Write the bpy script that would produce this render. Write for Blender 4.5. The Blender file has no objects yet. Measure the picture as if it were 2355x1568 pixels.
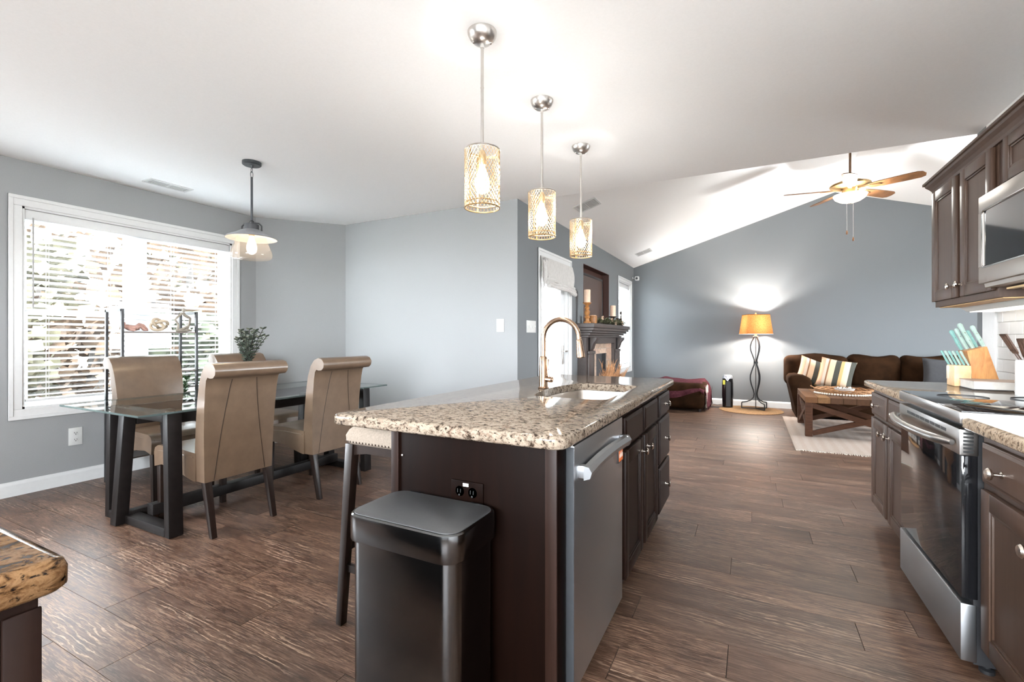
import bpy, bmesh, math, random
from mathutils import Vector, Matrix
random.seed(7)
SC = bpy.context.scene
COL = SC.collection
# ------------------------------------------------------------------ camera, world, exposure
cd = bpy.data.cameras.new('camera'); cam = bpy.data.objects.new('camera', cd); COL.objects.link(cam)
cam.location = (0, 0, 1.193); cam.rotation_euler = (math.pi/2, 0, math.radians(27.2))
cd.sensor_width = 36; cd.lens = 1068.2/2355*36; cd.shift_y = -7/2355; cd.clip_start = 0.02
SC.camera = cam
W = bpy.data.worlds.new('overcast_sky'); SC.world = W; W.use_nodes = True
bg = W.node_tree.nodes['Background']; bg.inputs[0].default_value = (0.88, 0.945, 1.0, 1); bg.inputs[1].default_value = 27.0
VS = SC.view_settings
VS.view_transform = 'Standard'; VS.look = 'None'; VS.gamma = 1; VS.use_curve_mapping = False; VS.exposure = 1.55
CY = SC.cycles
CY.max_bounces = 9; CY.diffuse_bounces = 5; CY.glossy_bounces = 4; CY.transmission_bounces = 6; CY.transparent_max_bounces = 16
CY.caustics_reflective = False; CY.caustics_refractive = False; CY.sample_clamp_indirect = 6.0
CY.use_denoising = True
H = 2.55            # flat ceiling height
RIDGE_X, RIDGE_Z, EAVE_X = 1.215, 3.557, -2.02
SLOPE = (RIDGE_Z-H)/(RIDGE_X-EAVE_X)
def portal(loc, rot, sx, sy):
    l = bpy.data.lights.new('window_portal', 'AREA'); l.shape = 'RECTANGLE'; l.size = sx; l.size_y = sy; l.cycles.is_portal = True
    o = bpy.data.objects.new('window_portal', l); o.location = loc; o.rotation_euler = rot; COL.objects.link(o)
portal((-5.08, 2.25, 1.42), (0, -math.pi/2, 0), 1.6, 1.66)
portal((-5.08, -.55, 1.5), (0, -math.pi/2, 0), 1.3, 1.9)
portal((-2.18, 8.37, 1.41), (0, -math.pi/2, 0), 1.6, .85)
portal((-2.18, 5.03, 1.05), (0, -math.pi/2, 0), 1.9, .7)
portal((-.2, -2.32, 1.55), (math.pi/2, 0, 0), 2.6, 1.2)
portal((4.5, 6.6, 1.55), (0, math.pi/2, 0), 1.4, 1.6)
# ------------------------------------------------------------------ materials
M = {}
class NT:
    def __init__(s, name):
        s.m = bpy.data.materials.new(name); s.m.use_nodes = True; s.n = s.m.node_tree.nodes; s.l = s.m.node_tree.links
        s.p = s.n['Principled BSDF']; s.out = s.n['Material Output']; M[name] = s.m
    def add(s, t, **kw):
        n = s.n.new(t)
        for k, v in kw.items(): setattr(n, k, v)
        return n
    def link(s, a, b): s.l.new(a, b)
    def coord(s, kind='Object', scale=(1, 1, 1), rot=(0, 0, 0), rnd=False):
        t = s.add('ShaderNodeTexCoord'); mp = s.add('ShaderNodeMapping'); mp.inputs['Scale'].default_value = scale; mp.inputs['Rotation'].default_value = rot
        src = t.outputs[kind]
        if rnd:
            oi = s.add('ShaderNodeObjectInfo'); mu = s.add('ShaderNodeMath', operation='MULTIPLY'); mu.inputs[1].default_value = 37.0
            s.link(oi.outputs['Random'], mu.inputs[0]); va = s.add('ShaderNodeVectorMath', operation='ADD'); s.link(src, va.inputs[0])
            cb = s.add('ShaderNodeCombineXYZ'); s.link(mu.outputs[0], cb.inputs[0]); s.link(mu.outputs[0], cb.inputs[1]); s.link(mu.outputs[0], cb.inputs[2])
            s.link(cb.outputs[0], va.inputs[1]); src = va.outputs[0]
        s.link(src, mp.inputs[0]); return mp.outputs[0]
    def noise(s, vec, scale, detail=4, rough=.55, dist=0):
        n = s.add('ShaderNodeTexNoise'); n.inputs['Scale'].default_value = scale; n.inputs['Detail'].default_value = detail
        n.inputs['Roughness'].default_value = rough; n.inputs['Distortion'].default_value = dist
        if vec: s.link(vec, n.inputs['Vector'])
        return n.outputs['Fac']
    def ramp(s, fac, stops, interp='LINEAR'):
        r = s.add('ShaderNodeValToRGB'); r.color_ramp.interpolation = interp; e = r.color_ramp.elements
        while len(e) < len(stops): e.new(.5)
        for el, (p, c) in zip(e, stops): el.position = p; el.color = (*c, 1) if len(c) == 3 else c
        s.link(fac, r.inputs[0]); return r.outputs['Color']
    def mix(s, fac, a, b, mode='MIX'):
        n = s.add('ShaderNodeMix', data_type='RGBA', blend_type=mode)
        if isinstance(fac, (int, float)): n.inputs[0].default_value = fac
        else: s.link(fac, n.inputs[0])
        for v, i in ((a, 6), (b, 7)):
            if isinstance(v, tuple): n.inputs[i].default_value = (*v, 1)
            else: s.link(v, n.inputs[i])
        return n.outputs[2]
    def bump(s, h, strength=.2, dist=.01):
        b = s.add('ShaderNodeBump'); b.inputs['Strength'].default_value = strength; b.inputs['Distance'].default_value = dist
        s.link(h, b.inputs['Height']); s.link(b.outputs[0], s.p.inputs['Normal'])
    def set(s, col=None, rough=None, metal=None, **kw):
        if col is not None:
            if isinstance(col, tuple): s.p.inputs['Base Color'].default_value = (*col, 1)
            else: s.link(col, s.p.inputs['Base Color'])
        if rough is not None:
            if isinstance(rough, (int, float)): s.p.inputs['Roughness'].default_value = rough
            else: s.link(rough, s.p.inputs['Roughness'])
        if metal is not None: s.p.inputs['Metallic'].default_value = metal
        for k, v in kw.items(): s.p.inputs[k].default_value = v
def plain(name, col, rough=.5, metal=0, var=.08, scale=30, bump=0, **kw):
    t = NT(name); v = t.coord(); n = t.noise(v, scale)
    dark = tuple(max(0, c*(1-var)) for c in col); lite = tuple(min(1, c*(1+var)) for c in col)
    t.set(t.ramp(n, [(.3, dark), (.7, lite)]), rough, metal, **{k: v for k, v in kw.items()})
    if bump: t.bump(n, bump, .004)
    return t
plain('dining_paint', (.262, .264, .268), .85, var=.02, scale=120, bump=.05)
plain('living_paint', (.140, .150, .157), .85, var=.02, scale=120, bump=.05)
plain('ceiling_paint', (.90, .895, .89), .9, var=.015, scale=90, bump=.06)
plain('white_trim', (.62, .62, .615), .4, var=.02)
plain('white_plastic', (.58, .58, .565), .35, var=.02)
plain('vinyl', (.6, .62, .64), .4, var=.02)
plain('black_gap', (.01, .01, .01), .6)
plain('black_gloss', (.008, .008, .009), .05)
plain('soft_black', (.02, .02, .022), .5)
plain('dark_iron', (.03, .032, .035), .45, .3)
plain('bronze_dark', (.045, .028, .018), .35, .4)
plain('grout', (.42, .39, .36), .9)
plain('white_tile', (.56, .55, .535), .15, var=.02)
plain('crock_white', (.55, .54, .525), .3, var=.03)
plain('mint', (.17, .33, .30), .25, var=.12)
plain('mint_pale', (.30, .40, .35), .25, var=.12)
plain('utensil_wood', (.075, .035, .02), .45, var=.3)
plain('paper', (.52, .49, .45), .8)
plain('book_cover', (.36, .28, .23), .6)
plain('taupe_leather', (.112, .073, .047), .30, var=.12, scale=14, bump=.08)
plain('cream_linen', (.20, .16, .125), .9, var=.18, scale=160, bump=.3)
plain('espresso_leg', (.012, .006, .004), .4, var=.2, **{'Specular IOR Level': .35})
plain('table_black', (.008, .006, .0055), .48, var=.2, **{'Specular IOR Level': .18})
plain('sofa_brown', (.022, .010, .0045), .95, var=.4, scale=7, bump=.1, **{'Specular IOR Level': .05})
plain('throw_purple', (.065, .018, .024), .95, var=.3, scale=40, bump=.3, **{'Specular IOR Level': .1})
plain('throw_fringe', (.55, .45, .38), .9)
plain('charcoal_cloth', (.035, .035, .038), .95)
plain('jute', (.22, .125, .055), .95, var=.35, scale=60, bump=.5)
plain('candle', (.74, .52, .38), .5, var=.1)
plain('amber_wood', (.33, .14, .04), .4, var=.3)
plain('mantel_brown', (.055, .042, .038), .45, var=.15)
plain('pampas', (.48, .25, .12), .95, var=.3)
plain('clay_pink', (.38, .22, .18), .6, var=.25, scale=25)
plain('sand_stone', (.42, .34, .25), .7, var=.12, scale=60)
plain('putty_stone', (.24, .21, .17), .6, var=.12)
plain('leaf_green', (.05, .13, .04), .5, var=.4, scale=20)
plain('leaf_eucalyptus', (.055, .07, .05), .6, var=.4, scale=20)
plain('leaf_olive', (.13, .13, .07), .7, var=.4, scale=20)
plain('petal', (.65, .48, .36), .8, var=.2)
plain('brass', (.58, .44, .27), .35, 1)
plain('aged_brass', (.42, .27, .12), .35, .9)
plain('nickel', (.56, .53, .50), .3, 1, var=.05)
plain('chrome', (.75, .74, .72), .12, 1, var=.03)
plain('knob_nickel', (.68, .62, .56), .22, 1, var=.05)
plain('faucet_metal', (.36, .245, .17), .22, 1, var=.04)
plain('fan_wood', (.17, .075, .028), .35, var=.4, scale=12)
plain('white_shade', (.50, .48, .46), .9)
plain('shade_shadow', (.32, .305, .29), .9)
plain('tv_screen', (.085, .052, .042), .3)
plain('niche_brown', (.050, .014, .007), .6)
plain('firebox', (.05, .048, .05), .7)
plain('siding', (.80, .80, .80), .6, var=.02)
plain('bark', (.02, .016, .012), .9, var=.3)
plain('tree_leaf', (.034, .030, .014), .9, var=.6, scale=3)
plain('tree_leaf_green', (.016, .020, .009), .9, var=.6, scale=3)
plain('tree_leaf_rust', (.045, .027, .014), .9, var=.6, scale=3)
plain('leaf_litter', (.045, .031, .022), 1, var=.5, scale=4)
plain('concrete', (.50, .49, .47), .9, var=.1, scale=3)
plain('edge_dim_grey', (.022, .024, .027), .5)
plain('shade_grey', (.22, .22, .23), .45, .2)
plain('orange_label', (.75, .16, .03), .5)
plain('label_white', (.85, .82, .75), .5)
plain('yellow_label', (.65, .60, .05), .5)
plain('silver_plastic', (.34, .34, .36), .3, .6)
plain('bead_white', (.75, .70, .62), .5)
plain('basket', (.27, .13, .055), .8, var=.5, scale=60, bump=.5)
plain('lid_grey', (.034, .034, .035), .5, var=.1, scale=200)
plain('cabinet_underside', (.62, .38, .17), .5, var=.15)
plain('vent_grey', (.35, .34, .33), .6)
def stained(name, dark, lite, rough, scale=(2, 2, 26)):
    t = NT(name); v = t.coord(scale=scale, rnd=False); n = t.noise(v, 3, 6, .6, .6)
    t.set(t.ramp(n, [(.3, dark), (.7, lite)]), rough); t.bump(n, .05, .002); return t
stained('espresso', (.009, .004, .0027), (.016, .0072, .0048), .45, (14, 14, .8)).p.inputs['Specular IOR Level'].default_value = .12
stained('espresso_shaded', (.0026, .0010, .0006), (.0046, .0016, .0009), .5, (14, 14, .8)).p.inputs['Specular IOR Level'].default_value = .03  # the island's espresso wood with the end panel's shade put into the colour
stained('cabinet_brown', (.048, .025, .0155), (.064, .035, .0225), .46, (14, 14, .8)).p.inputs['Specular IOR Level'].default_value = .3
stained('coffee_wood_dark', (.045, .017, .008), (.09, .036, .016), .6, (3, 3, 20)).p.inputs['Specular IOR Level'].default_value = .2
stained('block_oak', (.50, .32, .16), (.66, .46, .26), .45, (6, 6, 6))
stained('block_acacia', (.36, .14, .045), (.56, .28, .10), .4, (14, 3, 3))
def brushed(name, col, rough, scale):
    return plain(name, col, rough, 1, var=.03, scale=900)
brushed('stainless', (.38, .365, .35), .30, (60, 1, 60))
brushed('stainless_dark', (.37, .375, .385), .36, (60, 1, 60))
brushed('can_steel', (.135, .137, .14), .18, (30, 30, .4))
brushed('slate_steel', (.30, .265, .24), .42, 1)
plain('sink_steel', (.40, .36, .32), .34, .9, var=.04, scale=300)
# granite
def granite(name, base, lite, dark, rust, seed, stretch):
    t = NT(name); v = t.coord(scale=stretch, rot=(0, 0, seed))
    a = t.noise(v, 62, 5, .66, .5); b = t.noise(v, 120, 3, .6, .3); c = t.noise(v, 26, 4, .6, .5)
    col = t.ramp(a, [(.37, dark), (.45, base), (.57, lite), (.73, base)])
    sp = t.ramp(b, [(.33, (1, 1, 1)), (.42, (0, 0, 0))]); col = t.mix(sp, col, tuple(d*.8 for d in dark))
    sr = t.ramp(c, [(.60, (0, 0, 0)), (.70, (.55, .55, .55))]); col = t.mix(sr, col, rust)
    t.set(col, .08); t.p.inputs['Specular IOR Level'].default_value = .10
granite('granite', (.142, .107, .079), (.230, .184, .142), (.022, .015, .011), (.115, .068, .045), .4, (.75, 1, 1))
granite('granite_far', (.26, .185, .125), (.37, .285, .205), (.085, .06, .042), (.23, .145, .088), .2, (.45, 1, 1))
granite('granite_tan', (.085, .042, .017), (.17, .095, .045), (.008, .005, .004), (.085, .03, .010), .1, (1, .7, 1.2))
# floor planks
t = NT('floor_plank'); v = t.coord(scale=(1.1, 7, 1), rnd=True); f1 = t.noise(v, 2.2, 5, .6, 1.0)
v2 = t.coord(scale=(4.2, 70, 1), rnd=True); f2 = t.noise(v2, 3.2, 5, .7, .6)
v3 = t.coord(scale=(.50, 3.0, 1), rnd=True)
wv = t.add('ShaderNodeTexWave', wave_type='RINGS', rings_direction='Z'); wv.inputs['Scale'].default_value = 5.0; wv.inputs['Distortion'].default_value = 9
wv.inputs['Detail'].default_value = 4; wv.inputs['Detail Scale'].default_value = 1.6; wv.inputs['Detail Roughness'].default_value = .6; t.link(v3, wv.inputs['Vector'])
base = t.ramp(f1, [(.28, (.020, .0085, .0045)), (.5, (.050, .0235, .0135)), (.74, (.105, .058, .038))])
vb = t.coord(scale=(.8, 3.5, 1), rnd=True); big = t.ramp(t.noise(vb, 1.6, 3), [(.34, (.25, .25, .25)), (.66, (1, 1, 1))])
st = t.ramp(f2, [(.47, (0, 0, 0)), (.60, (.85, .85, .85))]); col = t.mix(t.mix(1.0, st, big, 'MULTIPLY'), base, (.25, .158, .108))
vm = t.coord(scale=(1.1, 4.5, 1), rnd=True); msk = t.ramp(t.noise(vm, 1.8, 2), [(.54, (0, 0, 0)), (.64, (.8, .8, .8))])
ln = t.ramp(wv.outputs['Fac'], [(.80, (0, 0, 0)), (.95, (1, 1, 1))]); brk = t.ramp(t.noise(t.coord(scale=(9, 60, 1), rnd=True), 2.5, 2), [(.35, (.2, .2, .2)), (.6, (1, 1, 1))])
mm = t.mix(1.0, t.mix(1.0, ln, msk, 'MULTIPLY'), brk, 'MULTIPLY'); col = t.mix(mm, col, (.36, .255, .185))
oi = t.add('ShaderNodeObjectInfo'); tone = t.ramp(oi.outputs['Random'], [(0, (.84, .83, .82)), (1, (1.14, 1.10, 1.07))]); col = t.mix(1.0, col, tone, 'MULTIPLY')
t.set(col, t.ramp(f2, [(.3, (.36,)*3), (.8, (.50,)*3)])); t.bump(f2, .12, .002); t.p.inputs['Specular IOR Level'].default_value = .42
# reclaimed coffee table top boards, tone per board
t = NT('reclaimed_board'); v = t.coord(scale=(14, 2, 14), rnd=True); n = t.noise(v, 3, 5); oi = t.add('ShaderNodeObjectInfo')
c1 = t.ramp(oi.outputs['Random'], [(0, (.17, .075, .03)), (.35, (.25, .13, .055)), (.6, (.09, .045, .025)), (.8, (.28, .15, .065))], 'CONSTANT')
t.set(t.mix(t.ramp(n, [(.3, (0, 0, 0)), (.7, (.6, .6, .6))]), c1, (.12, .06, .03)), .6); t.p.inputs['Specular IOR Level'].default_value = .15
# stone tile tone per tile
t = NT('slate_tile'); v = t.coord(scale=(1, 1, 1), rnd=True); n = t.noise(v, 9, 6, .65, 1.2); oi = t.add('ShaderNodeObjectInfo')
c1 = t.ramp(oi.outputs['Random'], [(0, (.42, .26, .18)), (.5, (.55, .40, .30)), (1, (.36, .25, .17))])
t.set(t.mix(t.ramp(n, [(.42, (.65, .65, .65)), (.52, (0, 0, 0))]), c1, (.20, .13, .10)), .4)
# rug
t = NT('woven_rug'); v = t.coord(scale=(1, 1, 1)); wv = t.add('ShaderNodeTexWave'); wv.inputs['Scale'].default_value = 3.2; wv.inputs['Distortion'].default_value = 1.2; t.link(v, wv.inputs[0])
n = t.noise(v, 160, 3); c = t.ramp(wv.outputs['Fac'], [(.2, (.285, .22, .182)), (.8, (.315, .255, .215))]); t.set(t.mix(t.ramp(n, [(.35, (.6,)*3), (.6, (0,)*3)]), c, (.20, .16, .142)), .95); t.bump(n, .5, .004)
# striped cushion: flat print along local x
t = NT('striped_cloth'); tc = t.add('ShaderNodeTexCoord'); sx = t.add('ShaderNodeSeparateXYZ'); t.link(tc.outputs['Object'], sx.inputs[0])
mr = t.add('ShaderNodeMapRange'); mr.inputs[1].default_value = -.25; mr.inputs[2].default_value = .25; t.link(sx.outputs[0], mr.inputs[0])
t.set(t.ramp(mr.outputs[0], [(0, (.58, .34, .22)), (.20, (.62, .52, .42)), (.27, (.25, .12, .06)), (.31, (.62, .45, .30)), (.45, (.050, .050, .040)), (.58, (.55, .33, .14)), (.66, (.64, .48, .34)), (.80, (.050, .050, .040)), (.92, (.60, .45, .33))], 'CONSTANT'), .95)
n = t.noise(t.coord(), 180, 2); t.bump(n, .4, .003)
# thin glass: reflects by view angle, otherwise passes the light
def thin_glass(name, tint, rough=.0, ior=1.45, body=0.0, body_col=(1, 1, 1), strength=0):
    t = NT(name); t.n.remove(t.p)
    tr = t.add('ShaderNodeBsdfTransparent'); tr.inputs[0].default_value = (*tint, 1)
    gl = t.add('ShaderNodeBsdfGlossy'); gl.inputs['Roughness'].default_value = rough
    fr = t.add('ShaderNodeFresnel'); fr.inputs[0].default_value = ior
    ge = t.add('ShaderNodeNewGeometry'); fm = t.add('ShaderNodeMath', operation='SUBTRACT', use_clamp=True); t.link(fr.outputs[0], fm.inputs[0]); t.link(ge.outputs['Backfacing'], fm.inputs[1])
    mx = t.add('ShaderNodeMixShader'); t.link(fm.outputs[0], mx.inputs[0]); t.link(tr.outputs[0], mx.inputs[1]); t.link(gl.outputs[0], mx.inputs[2]); o = mx.outputs[0]
    if body:
        if strength: e = t.add('ShaderNodeEmission'); e.inputs[0].default_value = (*body_col, 1); e.inputs[1].default_value = strength
        else: e = t.add('ShaderNodeBsdfDiffuse'); e.inputs[0].default_value = (*body_col, 1)
        m2 = t.add('ShaderNodeMixShader'); m2.inputs[0].default_value = body; t.link(o, m2.inputs[1]); t.link(e.outputs[0], m2.inputs[2]); o = m2.outputs[0]
    t.link(o, t.out.inputs[0])
thin_glass('window_glass', (.97, .98, .98))
thin_glass('table_glass', (.88, .92, .91), 0, 1.65)
thin_glass('table_glass_edge', (.40, .48, .46), .05, 1.5, .5, (.10, .13, .125))
thin_glass('pendant_glass', (.95, .93, .91), .05, 1.45, .05, (.6, .55, .5))
thin_glass('bulb_glass', (1, .97, .92), .03, 1.3, .25, (1, .76, .46), 5)
thin_glass('fan_glass', (1, .95, .85), .1, 1.3, .6, (1, .84, .62), 3.2)
def glow(name, col, s):
    t = NT(name); t.n.remove(t.p); e = t.add('ShaderNodeEmission'); e.inputs[0].default_value = (*col, 1); e.inputs[1].default_value = s; t.link(e.outputs[0], t.out.inputs[0])
t = NT('blind_white'); d = t.add('ShaderNodeBsdfDiffuse'); tl = t.add('ShaderNodeBsdfTranslucent'); n = t.noise(t.coord(), 40, 3); c = t.ramp(n, [(.3, (.84, .87, .88)), (.7, (.87, .90, .91))]); t.link(c, d.inputs[0]); t.link(c, tl.inputs[0])
mx = t.add('ShaderNodeMixShader'); mx.inputs[0].default_value = .08; t.link(d.outputs[0], mx.inputs[1]); t.link(tl.outputs[0], mx.inputs[2]); t.link(mx.outputs[0], t.out.inputs[0]); t.n.remove(t.p)
glow('filament', (1, .82, .58), 30)
glow('led_strip', (1, .90, .76), .9)
glow('led_white', (.9, .85, 1), .8)
t = NT('lamp_linen'); t.n.remove(t.p); v = t.coord(scale=(1, 1, 1)); n = t.noise(v, 90, 3); c = t.ramp(n, [(.3, (.095, .036, .011)), (.7, (.175, .072, .023))])
d = t.add('ShaderNodeBsdfDiffuse'); tl = t.add('ShaderNodeBsdfTranslucent'); t.link(c, d.inputs[0]); t.link(c, tl.inputs[0])
mx = t.add('ShaderNodeMixShader'); mx.inputs[0].default_value = .10; t.link(d.outputs[0], mx.inputs[1]); t.link(tl.outputs[0], mx.inputs[2]); t.link(mx.outputs[0], t.out.inputs[0])
# ------------------------------------------------------------------ helpers
def rrect(x0, x1, y0, y1, r, n=5):
    P = []
    for cx, cy, a in ((x1-r, y1-r, 0), (x0+r, y1-r, 90), (x0+r, y0+r, 180), (x1-r, y0+r, 270)):
        for i in range(n+1):
            t_ = math.radians(a+90*i/n); P.append((cx+r*math.cos(t_), cy+r*math.sin(t_)))
    return P
class B:
    def __init__(s): s.bm = bmesh.new()
    def face(s, vs):
        try: return s.bm.faces.new(vs)
        except ValueError: return None
    def hexa(s, lo, hi, bev=0, seg=2):
        v = [s.bm.verts.new(p) for p in list(lo)+list(hi)]
        fs = [s.face([v[i] for i in q]) for q in ((3, 2, 1, 0), (4, 5, 6, 7), (0, 1, 5, 4), (1, 2, 6, 5), (2, 3, 7, 6), (3, 0, 4, 7))]
        if bev:
            es = {e for f in fs for e in f.edges}
            bmesh.ops.bevel(s.bm, geom=list(es), offset=bev, segments=seg, affect='EDGES', profile=.5)
        return s
    def box(s, x0, x1, y0, y1, z0, z1, bev=0, seg=2):
        x0, x1 = sorted((x0, x1)); y0, y1 = sorted((y0, y1)); z0, z1 = sorted((z0, z1))
        q = ((x0, y0), (x1, y0), (x1, y1), (x0, y1))
        return s.hexa([(*p, z0) for p in q], [(*p, z1) for p in q], bev, seg)
    def bar(s, p, q, w, h_, up=(0, 0, 1), bev=0):       # rectangular bar between two points
        p, q = Vector(p), Vector(q); d = (q-p).normalized(); a = d.cross(Vector(up))
        if a.length < 1e-4: a = d.cross(Vector((1, 0, 0)))
        a.normalize(); b = a.cross(d).normalized(); c = [(-1, -1), (1, -1), (1, 1), (-1, 1)]
        L = [p+a*(i*w/2)+b*(j*h_/2) for i, j in c]; U = [q+a*(i*w/2)+b*(j*h_/2) for i, j in c]
        return s.hexa(L, U, bev)
    def rings(s, R, closed=False, caps=True):
        V = [[s.bm.verts.new(p) for p in r] for r in R]; n = len(V[0])
        for k in range(len(V) if closed else len(V)-1):
            a, b = V[k], V[(k+1) % len(V)]
            for i in range(n): s.face([a[i], a[(i+1) % n], b[(i+1) % n], b[i]])
        if caps and not closed: s.face(V[0][::-1]); s.face(V[-1])
        return V
    def tube(s, pts, r, n=8, closed=False, caps=True):
        P = [Vector(p) for p in pts]; N = len(P); rr = r if isinstance(r, (list, tuple)) else [r]*N; R = []; prev = None
        for i in range(N):
            if closed: d = P[(i+1) % N]-P[i-1]
            else: d = P[min(i+1, N-1)]-P[max(i-1, 0)]
            d.normalize()
            if prev is None: a = d.orthogonal().normalized()
            else:
                a = prev-d*prev.dot(d); a = a.normalized() if a.length > 1e-5 else d.orthogonal().normalized()
            prev = a; b = d.cross(a); R.append([P[i]+(a*math.cos(2*math.pi*k/n)+b*math.sin(2*math.pi*k/n))*rr[i] for k in range(n)])
        s.rings(R, closed, caps); return s
    def cyl(s, p, q, r, r2=None, n=16): return s.tube([p, q], [r, r if r2 is None else r2], n)
    def lathe(s, prof, c=(0, 0, 0), n=24, axis='z', caps=True, a0=0, sy=1):
        R = []
        for r, z in prof:
            r = max(r, 1e-4); ring = []
            for k in range(n):
                u, v = r*math.cos(2*math.pi*k/n+a0), r*math.sin(2*math.pi*k/n+a0)*sy
                ring.append({'z': (c[0]+u, c[1]+v, c[2]+z), 'x': (c[0]+z, c[1]+u, c[2]+v), 'y': (c[0]+v, c[1]+z, c[2]+u)}[axis])
            R.append(ring)
        s.rings(R, False, caps); return s
    def prism(s, poly, axis, a, b, bev=0, seg=2, taper=None):
        mk = {'x': lambda u, v, w: (w, u, v), 'y': lambda u, v, w: (u, w, v), 'z': lambda u, v, w: (u, v, w)}[axis]
        lo = [s.bm.verts.new(mk(u, v, a if not taper else a*taper(u, v))) for u, v in poly]; hi = [s.bm.verts.new(mk(u, v, b if not taper else b*taper(u, v))) for u, v in poly]
        fs = [s.face(lo[::-1]), s.face(hi)]; n = len(poly)
        for i in range(n): fs.append(s.face([lo[i], lo[(i+1) % n], hi[(i+1) % n], hi[i]]))
        if bev:
            cap = {e for f in fs[:2] for e in f.edges}
            bmesh.ops.bevel(s.bm, geom=list(cap), offset=bev, segments=seg, affect='EDGES', profile=.5)
        return s
    def grid(s, f, nu, nv, thick=0):
        def sheet(g):
            return [[s.bm.verts.new(g(i/nu, j/nv)) for j in range(nv+1)] for i in range(nu+1)]
        A = sheet(f)
        for i in range(nu):
            for j in range(nv): s.face([A[i][j], A[i+1][j], A[i+1][j+1], A[i][j+1]])
        if thick:
            s.bm.normal_update(); Bv = [[s.bm.verts.new(A[i][j].co-A[i][j].normal*thick) for j in range(nv+1)] for i in range(nu+1)]
            for i in range(nu):
                for j in range(nv): s.face([Bv[i][j], Bv[i][j+1], Bv[i+1][j+1], Bv[i+1][j]])
            rim = [(i, 0) for i in range(nu)]+[(nu, j) for j in range(nv)]+[(i, nv) for i in range(nu, 0, -1)]+[(0, j) for j in range(nv, 0, -1)]
            for k in range(len(rim)):
                (i, j), (p, q) = rim[k], rim[(k+1) % len(rim)]; s.face([A[i][j], Bv[i][j], Bv[p][q], A[p][q]])
        return s
    def ball(s, c, r, sc=(1, 1, 1), sub=2):
        m = Matrix.Translation(c) @ Matrix.Diagonal((*sc, 1)); bmesh.ops.create_icosphere(s.bm, subdivisions=sub, radius=r, matrix=m); return s
    def xf(s, mtx): bmesh.ops.transform(s.bm, matrix=mtx, verts=s.bm.verts); return s
    def done(s, name, mat, parent=None, local=False, ang=35, smooth=True, origin=None, kind=None, label=None):
        bm = s.bm
        if parent is not None and not local:
            bmesh.ops.transform(bm, matrix=world(parent).inverted(), verts=bm.verts)
        if origin is not None: bmesh.ops.translate(bm, vec=-Vector(origin), verts=bm.verts)
        bmesh.ops.recalc_face_normals(bm, faces=bm.faces)
        if smooth:
            lim = math.radians(ang)
            for f in bm.faces: f.smooth = True
            for e in bm.edges: e.smooth = len(e.link_faces) == 2 and e.calc_face_angle(0) < lim
        me = bpy.data.meshes.new(name); bm.to_mesh(me); bm.free()
        for m_ in (mat if isinstance(mat, (list, tuple)) else [mat]): me.materials.append(M[m_])
        o = bpy.data.objects.new(name, me); COL.objects.link(o); o.parent = parent
        if origin is not None: o.location = origin
        if kind: o['kind'] = kind
        if label: o['label'] = label
        return o
def world(o):
    m = Matrix.LocRotScale(o.location, o.rotation_euler, o.scale)
    return world(o.parent) @ m if o.parent else m
def T(name, label, cat, loc=(0, 0, 0), rz=0, group=None):
    o = bpy.data.objects.new(name, None); COL.objects.link(o); o.empty_display_size = .05
    o.location = loc; o.rotation_euler = (0, 0, rz); o['label'] = label; o['category'] = cat
    if group: o['group'] = group
    return o
def tag(o, label, cat, group=None):
    o['label'] = label; o['category'] = cat
    if group: o['group'] = group
    return o
def st(o, label=None):
    o['kind'] = 'structure'
    if label: o['label'] = label
    return o
def point(name, loc, power, col, r, parent=None):
    l = bpy.data.lights.new(name, 'POINT'); l.energy = power; l.color = col; l.shadow_soft_size = r
    o = bpy.data.objects.new(name, l); COL.objects.link(o)
    if parent: o.parent = parent; o.location = world(parent).inverted() @ Vector(loc)
    else: o.location = loc
def clone(root, loc, rz, label):
    r = root.copy(); COL.objects.link(r); r.location = loc; r.rotation_euler = (0, 0, rz); r['label'] = label
    for ch in root.children:
        c = ch.copy(); COL.objects.link(c); c.parent = r
        if ch.type == 'LIGHT': continue
        for g in ch.children:
            d_ = g.copy(); COL.objects.link(d_); d_.parent = c
    return r
# ================================================================== THE SETTING
XL, YC, XW, YF = -4.95, 4.05, -2.02, 9.10        # window wall, dining end wall, living side wall, far wall
XR, YE, XRR, YB = 1.34, 4.165, 4.45, -2.20        # kitchen right wall, flat ceiling edge, living right wall, wall behind
YD = 3.33                                         # where the canted corner starts on the window wall
# floor
fl = st(B().box(XL-.15, XRR+.15, YB-.15, YF+.15, -.10, -.012).done('floor', 'black_gap'), 'dark brown wood plank floor')
PW, PL = .1988, 1.254
seams = {4: -2.083, 5: -2.534, 6: -3.138, 7: -3.473, 8: -2.96, 9: -.077, 10: -.45, 11: .388, 12: .596, 13: -.092, 14: .465, 15: -.30, 16: .32, 17: .006, 18: .527, 19: .205, 20: .656}
k0 = int(math.floor(YB/PW))
for k in range(-3, int(YF/PW)+1):
    y0, y1 = .004+k*PW, .004+(k+1)*PW
    y1 = min(y1, YF)
    s0 = seams.get(k, random.uniform(0, PL))
    xa, xb = (XL if y0 < YD else (XL+(y0-YD)*.85 if y0 < YC else XW)), (XR if y1 < 4.0 else 3.2)
    x = s0-math.ceil((s0-xa)/PL)*PL
    while x < xb:
        a, b = max(x, xa), min(x+PL, xb)
        # only planks the photograph's view reaches; the rest stays floor
        if b-a > .02:
            o = B().box(a+.0012, b-.0012, y0+.0010, y1-.0010, -.012, 0).done('plank', 'floor_plank', fl, smooth=False, origin=((a+b)/2, (y0+y1)/2, 0))
        x += PL
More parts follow.
